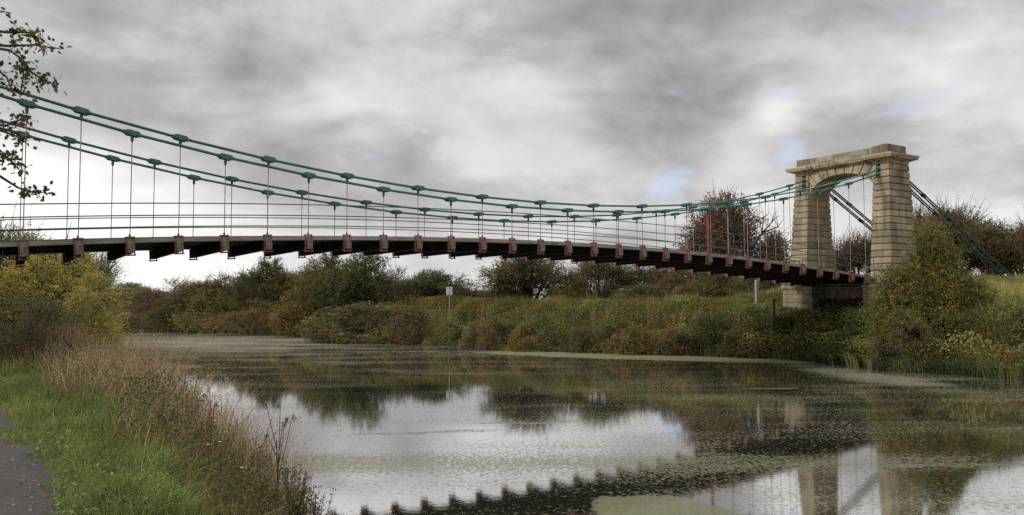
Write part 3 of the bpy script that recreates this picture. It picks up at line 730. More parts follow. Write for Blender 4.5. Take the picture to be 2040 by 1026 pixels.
def gz(px, Y):
    a, b = to_ab(seen(px, Y), Y); return float(ground_z(a, b)) - .1
FB = 'trees and bushes along the far bank'
TREES = [  # name, kind, palette, px, Y, width px, top row, label
    ('pale_tree', 'tall_a', 'pale', 262, 78, 110, 566, 'thin pale green tree at the river bend, far end of the treeline'),
    ('bush', 'dense_a', 'olive', 238, 71, 90, 580, 'low olive bush at the water just right of the yellow willow'),
    ('hawthorn_tree', 'arching', 'brown', 345, 70, 120, 558, 'domed brown hawthorn right of the pale tree at the river bend'),
    ('bush', 'dense_b', 'darkgreen', 352, 64.3, 85, 597, 'dark grey-green bush at the water below the domed brown hawthorn'),
    ('bush', 'arching', 'rust', 292, 67.5, 95, 580, 'reddish-brown bush at the water below the pale tree'),
    ('hawthorn_tree', 'arching', 'brown', 440, 65, 130, 548, 'arching brown hawthorn on the far bank, left of the pointed green tree'),
    ('hawthorn_tree', 'dome', 'brown', 480, 63, 90, 546, 'taller ragged brown hawthorn touching the left of the pointed green tree'),
    ('bush', 'dense_a', 'olive', 430, 60.8, 120, 585, 'olive-green bush over the water beneath the arching brown hawthorn'),
    ('thorn_tree', 'tall_a', 'darkgreen', 533, 59, 100, 519, 'pointed dark green tree rising above the brown hawthorns'),
    ('bush', 'arching', 'ochre', 508, 56.3, 125, 598, 'drooping ochre-brown bush overhanging the water under the pointed green tree'),
    ('hawthorn_tree', 'sparse', 'ochre', 598, 58, 100, 535, 'ochre hawthorn between the pointed green tree and the big dark tree'),
    ('bush', 'dense_b', 'ochre', 600, 52.2, 90, 585, 'small ochre bush at the water left of the bramble mound'),
    ('large_tree', 'dense_b', 'mixgreen', 655, 53, 130, 514, 'olive-gold topped side of the big tree clump under the bridge'),
    ('large_tree', 'dense_a', 'darkgreen', 722, 51, 150, 502, 'biggest dark green tree under the middle of the bridge deck'),
    ('bush', 'arching', 'brown', 796, 54, 90, 536, 'brown twiggy bush filling the gap right of the biggest dark tree'),
    ('hawthorn_tree', 'dome', 'darkgreen', 862, 52, 120, 530, 'dark ragged hawthorn just left of the grey sign'),
    ('bush', 'dense_b', 'darkgreen', 850, 50, 110, 552, 'dark green bush at the foot of the ragged hawthorn by the sign'),
    ('bush', 'arching', 'rust', 945, 54, 110, 565, 'low reddish-brown bush behind and right of the grey sign'),
    ('bush', 'arching', 'ochre', 797, 50, 75, 560, 'small yellow-brown bush between two dark trees above the bramble mound'),
    ('open_tree', 'sparse', 'mixgreen', 1058, 47, 185, 500, 'open-crowned olive tree with sky showing through, right of the sign'),
    ('bush', 'sparse', 'brown', 1000, 48, 90, 575, 'brown bush at the left foot of the open-crowned olive tree'),
    ('bush', 'dense_a', 'olive', 1128, 45, 72, 540, 'upright yellow-olive bush between the open-crowned tree and the bare twiggy tree'),
    ('bare_tree', 'twiggy', 'pale', 1192, 46, 120, 505, 'nearly bare twiggy tree with a few yellow leaves'),
    ('bush', 'mound', 'darkgreen', 1290, 44, 130, 566, 'rounded dark green bush right of the bare twiggy tree'),
    ('thorn_tree', 'sparse', 'mixgreen', 1285, 50, 110, 522, 'dark open thorn tree just under the deck behind the rounded bush'),
    ('thorn_tree', 'dense_b', 'brown', 1350, 49, 90, 520, 'brown-leaved thorn under the deck left of the ivy-green thicket'),
    ('bush', 'dense_a', 'mixgreen', 1432, 48, 110, 525, 'ivy-green thicket under the deck with brown leaves in front'),
    ('bush', 'dense_b', 'darkgreen', 1510, 50, 100, 540, 'dark green thicket behind the white post beside the tower'),
    ('bush', 'arching', 'dock', 1385, 45, 60, 560, 'brown dying bush in front of the ivy-green thicket'),
    ('hawthorn_tree', 'dome', 'rust', 1448, 57, 175, 362, 'tall red-brown hawthorn seen through the railings left of the tower'),
    ('hawthorn_tree', 'dome', 'rust', 1540, 60, 90, 445, 'smaller red-brown hawthorn tucked behind the left pier'),
    ('bare_tree', 'twiggy', 'rust', 1712, 58, 130, 458, 'twiggy half-bare tree seen through the tower arch'),
    ('thorn_tree', 'dome', 'brown', 1885, 50, 150, 404, 'ragged brown thorn behind the backstay chains'),
    ('thorn_tree', 'twiggy', 'brown', 1885, 52, 150, 398, 'bare twiggy crown poking above the ragged brown thorn'),
    ('thorn_tree', 'dome', 'mixgreen', 1975, 48, 150, 425, 'green-brown thorn tree right of the backstay chains'),
    ('bush', 'arching', 'brown', 2040, 50, 130, 450, 'purple-brown bush at the right edge above the grass slope'),
    ('thorn_tree', 'sparse', 'mixgreen', 2090, 52, 140, 415, 'thorn tree cut by the right edge of the view'),
]
for (nm, kd, pl, px, Y, wpx, top, lab) in TREES:
    Y = Y * (1.25 if px < 1240 else 1.16 if px < 1430 else 1.06)
    base = gz(px, Y)
    tree(nm, kd, pl, px, Y, wpx * 1.12, top, base, lab, FB, 'bush' if nm == 'bush' else 'tree')
# more of the hedge running on behind, mostly hidden
TREES2 = [(190, 92, 100, 585, 'olive'), (305, 74, 110, 578, 'pale'), (400, 74, 130, 566, 'brown'), (222, 76, 80, 588, 'olive'), (560, 64, 120, 550, 'ochre'), (150, 95, 110, 590, 'brown'), (1240, 62, 100, 560, 'brown'), (1620, 62, 90, 500, 'brown'), (1180, 64, 120, 560, 'olive'), (1000, 70, 130, 575, 'brown'), (1790, 60, 110, 450, 'brown'), (700, 66, 140, 545, 'brown'), (900, 64, 120, 572, 'mixgreen')]
HL = ['olive hedge bush beyond the river bend behind the yellow willow', 'pale green hedge bush just right of the pale tree at the bend', 'brown hedge tree between the domed and the arching brown hawthorns', 'small olive hedge bush at the bend beside the grey-green willow', 'ochre hedge tree behind the pointed green tree', 'brown hedge bush farthest beyond the river bend', 'brown hedge bush behind the bare twiggy tree', 'brown bush showing behind the left pier of the tower', 'olive hedge bush behind the yellow-olive upright bush', 'low brown hedge bush behind the open-crowned olive tree', 'brown thorn behind the right pier of the tower', 'brown tree mostly hidden behind the biggest dark tree', 'mixed green bush behind the grey sign and red-brown bush']
for (px, Y, wpx, top, pl), lb in zip(TREES2, HL): Y *= 1.25; tree('bush', 'arching' if pl == 'brown' else 'dense_a', pl, px, Y, wpx, top, gz(px, Y), lb, 'hedge bushes behind the far bank trees', 'bush')

# near things on the far bank
BK = 'low bushes on the far bank slope'
tree('bramble_mound', 'mound', 'bramble', 735, 55.2, 205, 604, -.6, 'broad yellow-green bramble mound sloping down to the water under the big dark tree', BK, 'bramble', deep=.6)
tree('bramble_mound', 'mound_b', 'brown', 815, 53.2, 74, 612, -.6, 'dark brown dying bramble mound beside the yellow-green one', BK, 'bramble')
tree('bramble_mound', 'mound_b', 'bramble', 680, 58.5, 95, 628, -.6, 'low bramble at the water left of the broad bramble mound', BK, 'bramble')
for (px, Y, w_, tp, pl, lb) in [
        (900, 41.5, 100, 640, 'bank', 'olive bramble clump on the bank right of the dark brown mound'), (985, 39.5, 100, 632, 'bank', 'yellowish bramble clump midway along the bank above the green weed'),
        (1100, 36.5, 110, 625, 'bank', 'mixed olive bramble on the bank below the bare twiggy tree'), (1210, 35.0, 110, 630, 'bank', 'brown-flecked bramble on the bank below the rounded dark bush'),
        (1420, 33.0, 130, 628, 'darkgreen', 'dark green nettle clump on the bank under the deck'), (1540, 32.0, 120, 632, 'darkgreen', 'dark nettle clump on the bank left of the abutment'),
        (1655, 29.5, 110, 640, 'conifer', 'yellow-flecked bramble on the bank under the abutment'), (955, 37.8, 70, 640, 'brown', 'brown withered bramble at the water below the sign'), (1050, 36.3, 80, 648, 'ochre', 'ochre bramble at the water under the open-crowned tree'), (1160, 35.0, 80, 655, 'darkgreen', 'dark green nettles at the water below the yellow-olive upright bush'), (1265, 33.6, 85, 650, 'ochre', 'ochre bramble at the water below the rusty dock clumps'), (1335, 33.0, 70, 655, 'brown', 'brown bramble tangle at the water above the end of the pale weed mat'), (1485, 31.6, 95, 650, 'bramble', 'yellow-green bramble at the water under the right half of the deck'), (1590, 30.9, 85, 655, 'darkgreen', 'dark nettles at the water below the stone abutment corner'), (1705, 27.6, 90, 655, 'mixgreen', 'green bramble behind the stake at the water edge'),
        (1640, 33.5, 110, 648, 'darkgreen', 'dark ivy clump in the shade below the stone abutment')]:
    Y *= 1.19 if px == 1640 else 1.26; x = seen(px, Y); tree('bramble_bush', 'mound' if int(px) % 2 else 'mound_b', pl, px, Y, w_, tp, gz(px, Y), lb, BK, 'bramble')
# big thorn in front of the tower's right pier, as a few stems
make_kind('big_thorn', [(.0, 0, .30, .28, .28, .24), (-.17, .05, .46, .17, .17, .15), (.15, 0, .45, .19, .19, .16), (-.04, .05, .63, .17, .17, .15), (.12, .02, .66, .13, .13, .14), (.03, 0, .85, .10, .10, .13), (-.30, .05, .55, .09, .09, .07), (-.28, 0, .30, .18, .18, .18), (.30, .02, .24, .2, .2, .18), (-.12, -.1, .18, .28, .26, .16), (.16, -.12, .16, .28, .26, .15), (.36, .0, .46, .12, .1, .07)], 5200, 18, .105, .0165, 21, droop=.3, hole=.32, wide=.55)
tree('thorn_bush', 'big_thorn', 'conifer', 1852, 32.4, 225, 470, .0, 'large orange-tinged thorn bush standing in front of the tower right pier', 'thorn bushes by the tower', 'bush', rz=0.0, deep=.8)
tree('bush', 'mound_b', 'conifer', 1800, 31.6, 130, 618, -.4, 'low green and orange bush at the foot of the large thorn bush', 'thorn bushes by the tower', 'bush')
tree('bush', 'dense_b', 'darkgreen', 1930, 32.3, 130, 600, .0, 'low dark green bush at the right foot of the large thorn bush', 'thorn bushes by the tower', 'bush')
tree('bush', 'arching', 'brown', 1985, 31, 100, 640, -.2, 'low brown bush on the grass slope near the right edge', 'thorn bushes by the tower', 'bush')

# left bank: yellow willow bushes beyond the bridge
make_kind('willow_bush', [(0, 0, .45, .34, .34, .36), (-.2, .1, .55, .28, .28, .3), (.22, -.05, .45, .26, .26, .3), (.30, -.1, .25, .22, .22, .22), (.05, .1, .72, .24, .24, .24), (-.3, 0, .35, .25, .25, .3), (.12, -.15, .2, .28, .28, .2), (.38, -.05, .12, .14, .14, .12)], 3800, 20, .10, .0145, 31, hole=.33, wide=.38, droop=.35, twig_frac=.15)
LBK = 'bushes on the near bank beyond the bridge'
tree('willow_bush', 'willow_bush', 'yellow', 62, 33, 330, 503, .0, 'big yellow-green willow bush at the left beyond the bridge deck', LBK, 'bush', rz=0.0)
tree('willow_bush', 'willow_bush', 'yellow', 150, 30.5, 150, 590, -.6, 'low golden willow leaning over the water at the left bank', LBK, 'bush', rz=0.3)
tree('bush', 'arching', 'darkgreen', 25, 26, 190, 590, .4, 'dark green bush in front of the yellow willow at the left edge', LBK, 'bush')
tree('bush', 'dense_a', 'weed', 70, 23.5, 170, 650, .4, 'low nettles-green bush at the path side under the willow', LBK, 'bush')
tree('willow_tree', 'twiggy', 'willow', 165, 37, 150, 488, .5, 'thin grey-green willow rising behind the yellow bush', LBK)
tree('willow_tree', 'sparse', 'willow', 175, 36, 110, 520, .2, 'leafier grey-green willow base right behind the yellow bush', LBK)
tree('pale_tree', 'sparse', 'pale', 40, 42, 190, 440, .7, 'pale tree rising above the deck at the left edge', LBK)
tree('bush', 'dense_a', 'olive', -150, 30, 220, 500, .7, 'olive bush just outside the left of the yellow willow', LBK, 'bush')
tree('bush', 'sparse', 'yellow', 205, 47, 60, 590, -.6, 'small yellowing bush at the water behind the golden willow', LBK, 'bush')

# ------------------------------------------------------------------ ground-cover builders
def blades(name, base, hgt_, wid, lean, tint, mat, rng, curl=1.0):
    n = len(base); side = unit(np.cross(np.stack([lean[:, 0], lean[:, 1], np.zeros(n)], 1) + rng.normal(size=(n, 3)) * [.4, .4, 0], np.array([0, 0, 1.0])))
    s = side * (wid[:, None] * .5); h = hgt_[:, None]; up = np.array([0, 0, 1.0]); ld = lean * h
    m_ = base + up * h * .55 + ld * .30; tp = base + up * h * (1.0 - .25 * np.minimum(np.linalg.norm(lean, axis=1, keepdims=True), 1.2) * curl) + ld
    V = np.stack([base - s, base + s, m_ + s * .8, m_ - s * .8, tp], 1).reshape(-1, 3)
    i = np.arange(n)[:, None] * 5
    F = np.concatenate([i + [0, 1, 2, 3], i + [3, 2, 4]], 1).ravel(); sz = np.tile([4, 3], n)
    return np_mesh(name, V, F, sz, mat, np.repeat(tint, 5))
def scatter(n, a_fn, b0, b1, rng, bpow=1.0):
    b = b0 + (b1 - b0) * rng.random(n) ** bpow; lo, hi = a_fn(b); a = lo + (hi - lo) * rng.random(n)
    z = ground_z(a, b)
    return a, b, np.stack([ORG[0] + E1[0] * a + E2[0] * b, ORG[1] + E1[1] * a + E2[1] * b, z], 1)

# far bank undergrowth: leafy mass on the slope
rng = np.random.default_rng(41)
a, b, base = scatter(110000, lambda b: (Rb(b) - .6, Rb(b) + 6.5), -22, 26, rng)
d = a - Rb(b)
mound = vnoise(np.stack([a, b, a * 0], 1), .8, 5); m2 = vnoise(np.stack([a, b, a * 0], 1), 2.0, 6)
hmax = (.32 + 1.15 * mound ** 1.6 + .35 * m2) * (.75 + .45 * sst(d, 3.5, .5)) * np.where(b < -9, .55, 1.0) * (1 - .65 * sst(a, 16.8, 19) * sst(b, 9, 7))
zz = np.maximum(base[:, 2], WZ + .05) + hmax * (.25 + .75 * rng.random(len(a)) ** .5)
cen = base.copy(); cen[:, 2] = zz; cen[:, :2] += rng.normal(size=(len(a), 2)) * .05
ax = unit(rng.normal(size=cen.shape) + np.array([-.3, -.4, -.3]))
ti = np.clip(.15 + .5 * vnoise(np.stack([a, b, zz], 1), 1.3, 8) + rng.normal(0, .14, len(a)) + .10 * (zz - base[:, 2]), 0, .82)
o = obj('bank_undergrowth', leaf_mesh('bank_undergrowth', cen, ax, rng.uniform(.07, .18, len(a)), rng.uniform(.04, .085, len(a)), ti, P['bank'], rng))
setp(o, 'dense brambles and nettles covering the far bank slope', 'undergrowth', kind='stuff')
# rank grass stems through it
a, b, base = scatter(48000, lambda b: (Rb(b) - .4, Rb(b) + 6.5), -22, 26, rng)
base[:, 2] = np.maximum(base[:, 2], WZ)
n = len(a); lean = np.stack([rng.normal(-.2, .4, n), rng.normal(-.3, .4, n), np.zeros(n)], 1)
h = rng.uniform(.35, 1.15, n) * (.6 + .8 * vnoise(np.stack([a, b, a * 0], 1), .7, 9)) * (1 - .55 * sst(a, 16.8, 19) * sst(b, 9, 7))
ti = np.clip(.75 * vnoise(np.stack([a, b, a * 0], 1), .5, 12) + rng.normal(.12, .2, n), 0, 1)
o = obj('bank_grass', blades('bank_grass', base, h, rng.uniform(.012, .03, n), lean, ti, P['bank'], rng)); setp(o, 'tall rank grass growing through the far bank brambles', 'grass', kind='stuff')
a, b, base = scatter(70000, lambda b: (Rb(b) - .6, Rb(b) + 6.0), 25, 86, rng)
zz = np.maximum(base[:, 2], WZ + .05) + (.3 + 1.1 * vnoise(np.stack([a, b, a * 0], 1), .5, 18)) * rng.random(len(a)) ** .6
cen = base.copy(); cen[:, 2] = zz
o = obj('bank_undergrowth', leaf_mesh('bank_undergrowth_far', cen, unit(rng.normal(size=cen.shape) + [-.2, -.4, -.3]), rng.uniform(.10, .22, len(a)), rng.uniform(.06, .11, len(a)), np.clip(.1 + .55 * vnoise(cen, .8, 19) + rng.normal(0, .14, len(a)), 0, 1), P['olive'], rng))
setp(o, 'dark undergrowth at the water under the far trees towards the bend', 'undergrowth', kind='stuff')
# sedge overhanging the water, towards the right
a, b, base = scatter(30000, lambda b: (Rb(b) - .5, Rb(b) + 2.6), -22, 1.5, rng)
base[:, 2] = np.maximum(base[:, 2], WZ); n = len(a)
cl = vnoise(np.stack([a, b, a * 0], 1), 1.4, 15); keep = cl > .38; a, b, base = a[keep], b[keep], base[keep]; n = len(a)
lean = np.stack([rng.normal(-.55, .5, n), rng.normal(-.35, .5, n), np.zeros(n)], 1)
ti = np.clip(vnoise(np.stack([a, b, a * 0], 1), .9, 16) * .9 + rng.normal(0, .2, n), 0, 1)
o = obj('water_sedge', blades('water_sedge', base, rng.uniform(.45, 1.05, n), rng.uniform(.014, .028, n), lean, ti, P['sedge'], rng, 1.6)); setp(o, 'long arching sedge hanging over the water edge at the right', 'sedge', kind='stuff')
# grass on the embankment slope and round the abutment
a, b, base = scatter(75000, lambda b: (Rb(b) + 3.0, np.full_like(b, 38.0)), -24, 16, rng)
keep = ~((np.abs(b - CW / 2) < 3.05) & (a > 18.9) & (a < 22.5)); a, b, base = a[keep], b[keep], base[keep]; n = len(a)
lean = np.stack([rng.normal(-.15, .35, n), rng.normal(-.25, .35, n), np.zeros(n)], 1)
ti = np.clip(.85 * vnoise(np.stack([a, b, a * 0], 1), .35, 22) + rng.normal(.08, .2, n), 0, 1)
o = obj('embankment_grass', blades('embankment_grass', base, rng.uniform(.18, .55, n) * (.5 + vnoise(np.stack([a, b, a * 0], 1), .6, 23)), rng.uniform(.012, .028, n), lean, ti, P['slope'], rng)); setp(o, 'pale rough grass on the embankment slope beside the tower', 'grass', kind='stuff')

# near bank: lush verge
rng = np.random.default_rng(51)
def band(n, lo, keepoff, b0, b1, bp): return scatter(n, lambda b: (Lb(b) - pe(b) + keepoff + .25 * np.sin(b * 1.1), Lb(b) - lo), b0, b1, rng, bp)
def verge(n, lo, hi, b0, b1, bp): return scatter(n, lambda b: (Lb(b) - (hi if hi < 2 else pe(b) + hi - 2.5) + .1 * np.sin(b * 1.3) + .06 * np.sin(b * 4.1), Lb(b) - lo), b0, b1, rng, bp)
a, b, base = verge(120000, .1, 2.62, -20, 14, 1.55); n = len(a)
dL = Lb(b) - a
tuft = vnoise(np.stack([a, b, a * 0], 1), 2.2, 25); pt = vnoise(np.stack([a, b, a * 0], 1), .9, 26)
h = (.05 + .30 * tuft ** 2 + .10 * pt) * rng.uniform(.5, 1.3, n) * np.where(dL > pe(b) - .15, .5, 1)
lean = np.stack([rng.normal(.1, .5, n), rng.normal(-.1, .5, n), np.zeros(n)], 1)
ti = np.clip(.28 + .45 * pt + rng.normal(0, .16, n), 0, 1)
o = obj('verge_grass', blades('verge_grass', base, h, rng.uniform(.005, .013, n), lean, ti, P['grass'], rng)); setp(o, 'lush green grass verge beside the dark path', 'grass', kind='stuff')
a, b, base = scatter(26000, lambda b: (Lb(b) - pe(b) - 6.5, Lb(b) - pe(b) - 2.45), -18, 20, rng); n = len(a)
lean = np.stack([rng.normal(0, .5, n), rng.normal(0, .5, n), np.zeros(n)], 1)
o = obj('verge_grass', blades('verge_grass', base, rng.uniform(.08, .35, n), rng.uniform(.006, .014, n), lean, np.clip(rng.normal(.45, .2, n), 0, 1), P['grass'], rng)); setp(o, 'green grass on the landward side of the path', 'grass', kind='stuff')
# low broad leaves in the verge
a, b, base = verge(16000, .2, 2.5, -20, 8, 1.5); keep = vnoise(np.stack([a, b, a * 0], 1), 1.7, 28) > .5; base = base[keep]; n = len(base)
base[:, 2] += rng.uniform(.03, .2, n)
o = obj('verge_clover', leaf_mesh('verge_clover', base, unit(rng.normal(size=(n, 3)) * [1, 1, .45]), rng.uniform(.02, .06, n), rng.uniform(.014, .035, n), np.clip(rng.normal(.5, .2, n), 0, 1), P['grass'], rng)); setp(o, 'small leafy weeds mixed in the verge grass', 'weeds', kind='stuff')
# dry straw-brown stems with faded plumes
a, b, base = band(44000, -.1, .95, -19.5, 13, 1.3)
dn = vnoise(np.stack([a, b, a * 0], 1), .9, 31); dL = Lb(b) - a
keep = (rng.random(len(a)) < np.clip((dn - .25) * 2.2, 0, 1) * (1 - .55 * sst(dL, pe(b) - 2.2, pe(b) - 1.2)) * np.where(b < -11, .95, 1.0)); a, b, base = a[keep], b[keep], base[keep]; n = len(a)
h = np.where(b < -13, .78, 1.0) * (.3 + 1.05 * rng.random(n) ** 1.2) * (.55 + .85 * vnoise(np.stack([a, b, a * 0], 1), 1.1, 33)) * np.where(b < -12.5, .72, 1.0) * (1 - .35 * sst(Lb(b) - a, pe(b) - 2.2, pe(b) - 1.1))
lean = np.stack([rng.normal(.12, .36, n), rng.normal(-.05, .36, n), np.zeros(n)], 1)
ti = np.clip(.65 * vnoise(np.stack([a, b, a * 0], 1), .7, 34) + rng.normal(.28, .22, n), 0, 1)
o = obj('dry_stems', blades('dry_stems', base, h, rng.uniform(.004, .009, n) * (1 + 1.1 * (rng.random(n) < .3)), lean, ti, P['dry'], rng, .3)); setp(o, 'dry straw-brown stems along the near water edge', 'dry plants', kind='stuff')
k = rng.choice(n, 60000); t = rng.uniform(.45, 1.05, len(k))
cen = base[k] + np.stack([lean[k, 0] * h[k] * t ** 1.6, lean[k, 1] * h[k] * t ** 1.6, h[k] * t * .95], 1) + rng.normal(size=(len(k), 3)) * .022
o = obj('dry_seed_heads', leaf_mesh('dry_seed_heads', cen, unit(rng.normal(size=cen.shape) + [0, 0, .8]), rng.uniform(.015, .05, len(k)), rng.uniform(.004, .013, len(k)), np.clip(ti[k] + rng.normal(0, .15, len(k)), 0, 1), P['dry'], rng)); setp(o, 'withered leaves and seed heads on the dry stems', 'dry plants', kind='stuff')
# greener long grass and dark withered weeds among them
a, b, base = band(24000, .0, .7, -20, 10, 1.5); keep = vnoise(np.stack([a, b, a * 0], 1), 1.0, 44) > .36; a, b, base = a[keep], b[keep], base[keep]; n = len(a)
lean = np.stack([rng.normal(.12, .5, n), rng.normal(-.15, .5, n), np.zeros(n)], 1)
o = obj('long_grass', blades('long_grass', base, rng.uniform(.15, .55, n), rng.uniform(.004, .010, n), lean, np.clip(rng.normal(.4, .22, n), 0, 1), P['bank'], rng, .8)); setp(o, 'olive long grass among the dry stems at the near water edge', 'grass', kind='stuff')
a, b, base = band(30000, -.12, 1.3, -20, 10, 1.35); keep = vnoise(np.stack([a, b, a * 0], 1), 1.3, 45) > .5; a, b, base = a[keep], b[keep], base[keep]; n = len(a)
base[:, 2] += .15 + .75 * rng.random(n) ** .8 * (.6 + .7 * vnoise(np.stack([a, b, a * 0], 1), 3.0, 46))
o = obj('withered_weeds', leaf_mesh('withered_weeds', base, unit(rng.normal(size=(n, 3)) + [0, 0, .5]), rng.uniform(.015, .045, n), rng.uniform(.006, .018, n), rng.random(n), P['dead'], rng)); setp(o, 'dark withered weed heads among the dry stems by the water', 'weeds', kind='stuff')
# green weeds low between the stems
a, b, base = band(70000, -.15, 1.0, -20, 10, 1.5); n = len(a); hh = rng.random(n) ** .8 * (.2 + .45 * vnoise(np.stack([a, b, a * 0], 1), 1.2, 36))
hh = hh * np.where(b < -9, 1.35, 1.0); base[:, 2] = np.maximum(base[:, 2], WZ) + hh; keep = vnoise(base, 2.0, 37) > .42; base = base[keep]; n = len(base)
o = obj('waterside_weeds', leaf_mesh('waterside_weeds', base, unit(rng.normal(size=(n, 3))), rng.uniform(.02, .055, n), rng.uniform(.012, .03, n), np.clip(rng.normal(.45, .2, n), 0, 1), P['weed'], rng)); setp(o, 'green weeds low among the dry stems at the near water edge', 'weeds', kind='stuff')
# fallen leaves on the path edge
a, b, base = scatter(2600, lambda b: (Lb(b) - pe(b) - 2.4, Lb(b) - pe(b) + .1), -22, 0, rng, 1.4); n = len(a); base[:, 2] = .625
o = obj('fallen_leaves', leaf_mesh('fallen_leaves', base, unit(rng.normal(size=(n, 3)) * [1, 1, .12]), rng.uniform(.012, .045, n), rng.uniform(.008, .026, n), rng.random(n), P['dock'], rng)); setp(o, 'scattered fallen leaves on the dark path', 'leaves', kind='stuff')

# ------------------------------------------------------------------ standing dead plants with drooping heads on the near bank
def dead_plant(px, Y, top, spread, heads, label, seed, leafy=0.0):
    rng = np.random.default_rng(seed); x = seen(px, Y); a_, b_ = to_ab(x, Y); z0 = max(float(ground_z(a_, b_)), WZ); H = hgt(top, Y, px) - z0
    t = empty('dead_plant', (x, Y, z0)); setp(t, label, 'dead plant', 'tall dead plants on the near bank')
    mb = MB(); tips = []
    main = [(0, 0, 0), (rng.normal(0, .02), .0, H * .4), (rng.normal(0, .03), 0, H * .75)]
    for k in range(heads):
        s0 = np.array(main[1]) * (1 - k / heads) + np.array(main[2]) * (k / heads)
        e = np.array([rng.uniform(-spread, spread), rng.uniform(-spread, spread) * .6, H * rng.uniform(.78, 1.0)])
        mb.tube([s0, (s0 + e) / 2 + [0, 0, -.02], e, e + [.02 * np.sign(e[0]), 0, -.012]], [.006, .005, .0035, .003], 5)
        tips.append(e + [.02 * np.sign(e[0]), 0, -.015])
    mb.tube(main, [.009, .007, .005], 6)
    obj('stem', mb.mesh('dead_stem', M['old_post']), t)
    for e in tips:
        n = 46; c = e + rng.normal(size=(n, 3)) * [.014, .014, .020] + [0, 0, -.015]
        obj('seed_head', leaf_mesh('seed_head', c, unit(rng.normal(size=(n, 3)) + [0, 0, -.8]), rng.uniform(.012, .03, n), rng.uniform(.006, .013, n), rng.random(n), P['dead'], rng), t)
    n = int(60 + 900 * leafy); q = rng.random(n)
    c = np.stack([rng.normal(0, spread * .45, n) * q, rng.normal(0, spread * .3, n) * q, H * (.15 + .75 * q)], 1)
    obj('withered_leaves', leaf_mesh('withered_leaves', c, unit(rng.normal(size=(n, 3)) + [0, 0, -.3]), rng.uniform(.015, .045, n), rng.uniform(.008, .02, n), rng.random(n), P['dead' if leafy < .1 else 'weed'], rng), t)
dead_plant(560, 9.3, 806, .19, 6, 'tall dead plant with hooked dark seed heads standing alone against the water', 61)
dead_plant(385, 13.0, 742, .22, 5, 'dead plant with dark drooping heads above the dry stems, left of the lone one', 62)
dead_plant(345, 14.5, 735, .16, 4, 'slim dead plant rising from the brown stems beside the water', 63, .05)
dead_plant(245, 18.5, 703, .16, 5, 'dark dead plant at the far end of the dry stems by the willow', 64, .05)
dead_plant(430, 11.8, 770, .18, 4, 'ragged dead plant between the two with drooping heads', 65, .05)
def leafy_plant(px, Y, top, wpx, label, seed, pal='weed', n=1100, leaf=.030):
    rng = np.random.default_rng(seed); x = seen(px, Y); a_, b_ = to_ab(x, Y); z0 = max(float(ground_z(a_, b_)), WZ); H = hgt(top, Y, px) - z0; r = wpx / F_PX * Y * .5
    t = empty('leafy_plant', (x, Y, z0)); setp(t, label, 'plant', 'leafy plants at the near water edge')
    mb = MB(); cs = []; axs = []
    for k in range(26):
        e = np.array([rng.normal(0, r * .55), rng.normal(0, r * .5), H * rng.uniform(.5, 1.0)]); m_ = np.array([e[0] * .35, e[1] * .35, H * .5])
        mb.tube([(0, 0, 0), m_, e], [.006, .004, .002], 4)
        nn = n // 11; q = rng.random(nn)[:, None] ** .7; p = (1 - q) ** 2 * 0 + 2 * q * (1 - q) * m_ + q ** 2 * e
        cs.append(p + rng.normal(size=(nn, 3)) * leaf * .6); axs.append(unit(rng.normal(size=(nn, 3)) + [0, 0, .2]))
    obj('stems', mb.mesh('leafy_stems', M['twig']), t); c = np.concatenate(cs); n = len(c)
    obj('leaves', leaf_mesh('leafy_leaves', c, np.concatenate(axs), rng.uniform(.5, 1.3, n) * leaf, rng.uniform(.35, .7, n) * leaf, rng.random(n), P[pal], rng), t)
leafy_plant(590, 8.3, 915, 85, 'dark leafy bramble at the bottom corner of the near bank by the water', 71)
leafy_plant(632, 8.1, 962, 46, 'bramble spray leaning out over the water, rightmost on the near bank', 72, 'weed', 420, .028)
leafy_plant(490, 10.5, 870, 120, 'green leafy plant behind the dry stems left of the lone dead plant', 73)
leafy_plant(530, 9.0, 930, 120, 'brown-green leafy plant around the foot of the lone dead plant', 74, 'bramble')
leafy_plant(360, 10.2, 905, 110, 'dark docks among the grass at the foot of the dry stems', 75, 'weed', 500, .05)
# small yellow flowers in the verge
for (px, Y, top) in ((345, 7.7, 908), (420, 7.8, 885), (443, 7.75, 880), (487, 7.6, 930), (432, 8.9, 838), (258, 9.6, 868)):
    x = seen(px, Y); a_, b_ = to_ab(x, Y); z0 = float(ground_z(a_, b_)); H = hgt(top, Y, px) - z0
    t = empty('yellow_flower', (x, Y, z0)); setp(t, 'small yellow flower in the verge grass', 'flower', 'yellow flowers in the verge')
    mb = MB(); mb.tube([(0, 0, 0), (.01, 0, H * .6), (0, 0, H)], [.003, .0025, .002], 4); obj('stem', mb.mesh('flower_stem', P['weed']), t)
    mb = MB()
    for k in range(7):
        q = k * .9; mb.add([(0, 0, H), (.012 * math.cos(q) - .005 * math.sin(q), .012 * math.sin(q) + .005 * math.cos(q), H + .008), (.022 * math.cos(q), .022 * math.sin(q), H + .006), (.012 * math.cos(q) + .005 * math.sin(q), .012 * math.sin(q) - .005 * math.cos(q), H + .008)], [(0, 1, 2, 3)])
    obj('petals', mb.mesh('petals', M['flower']), t)
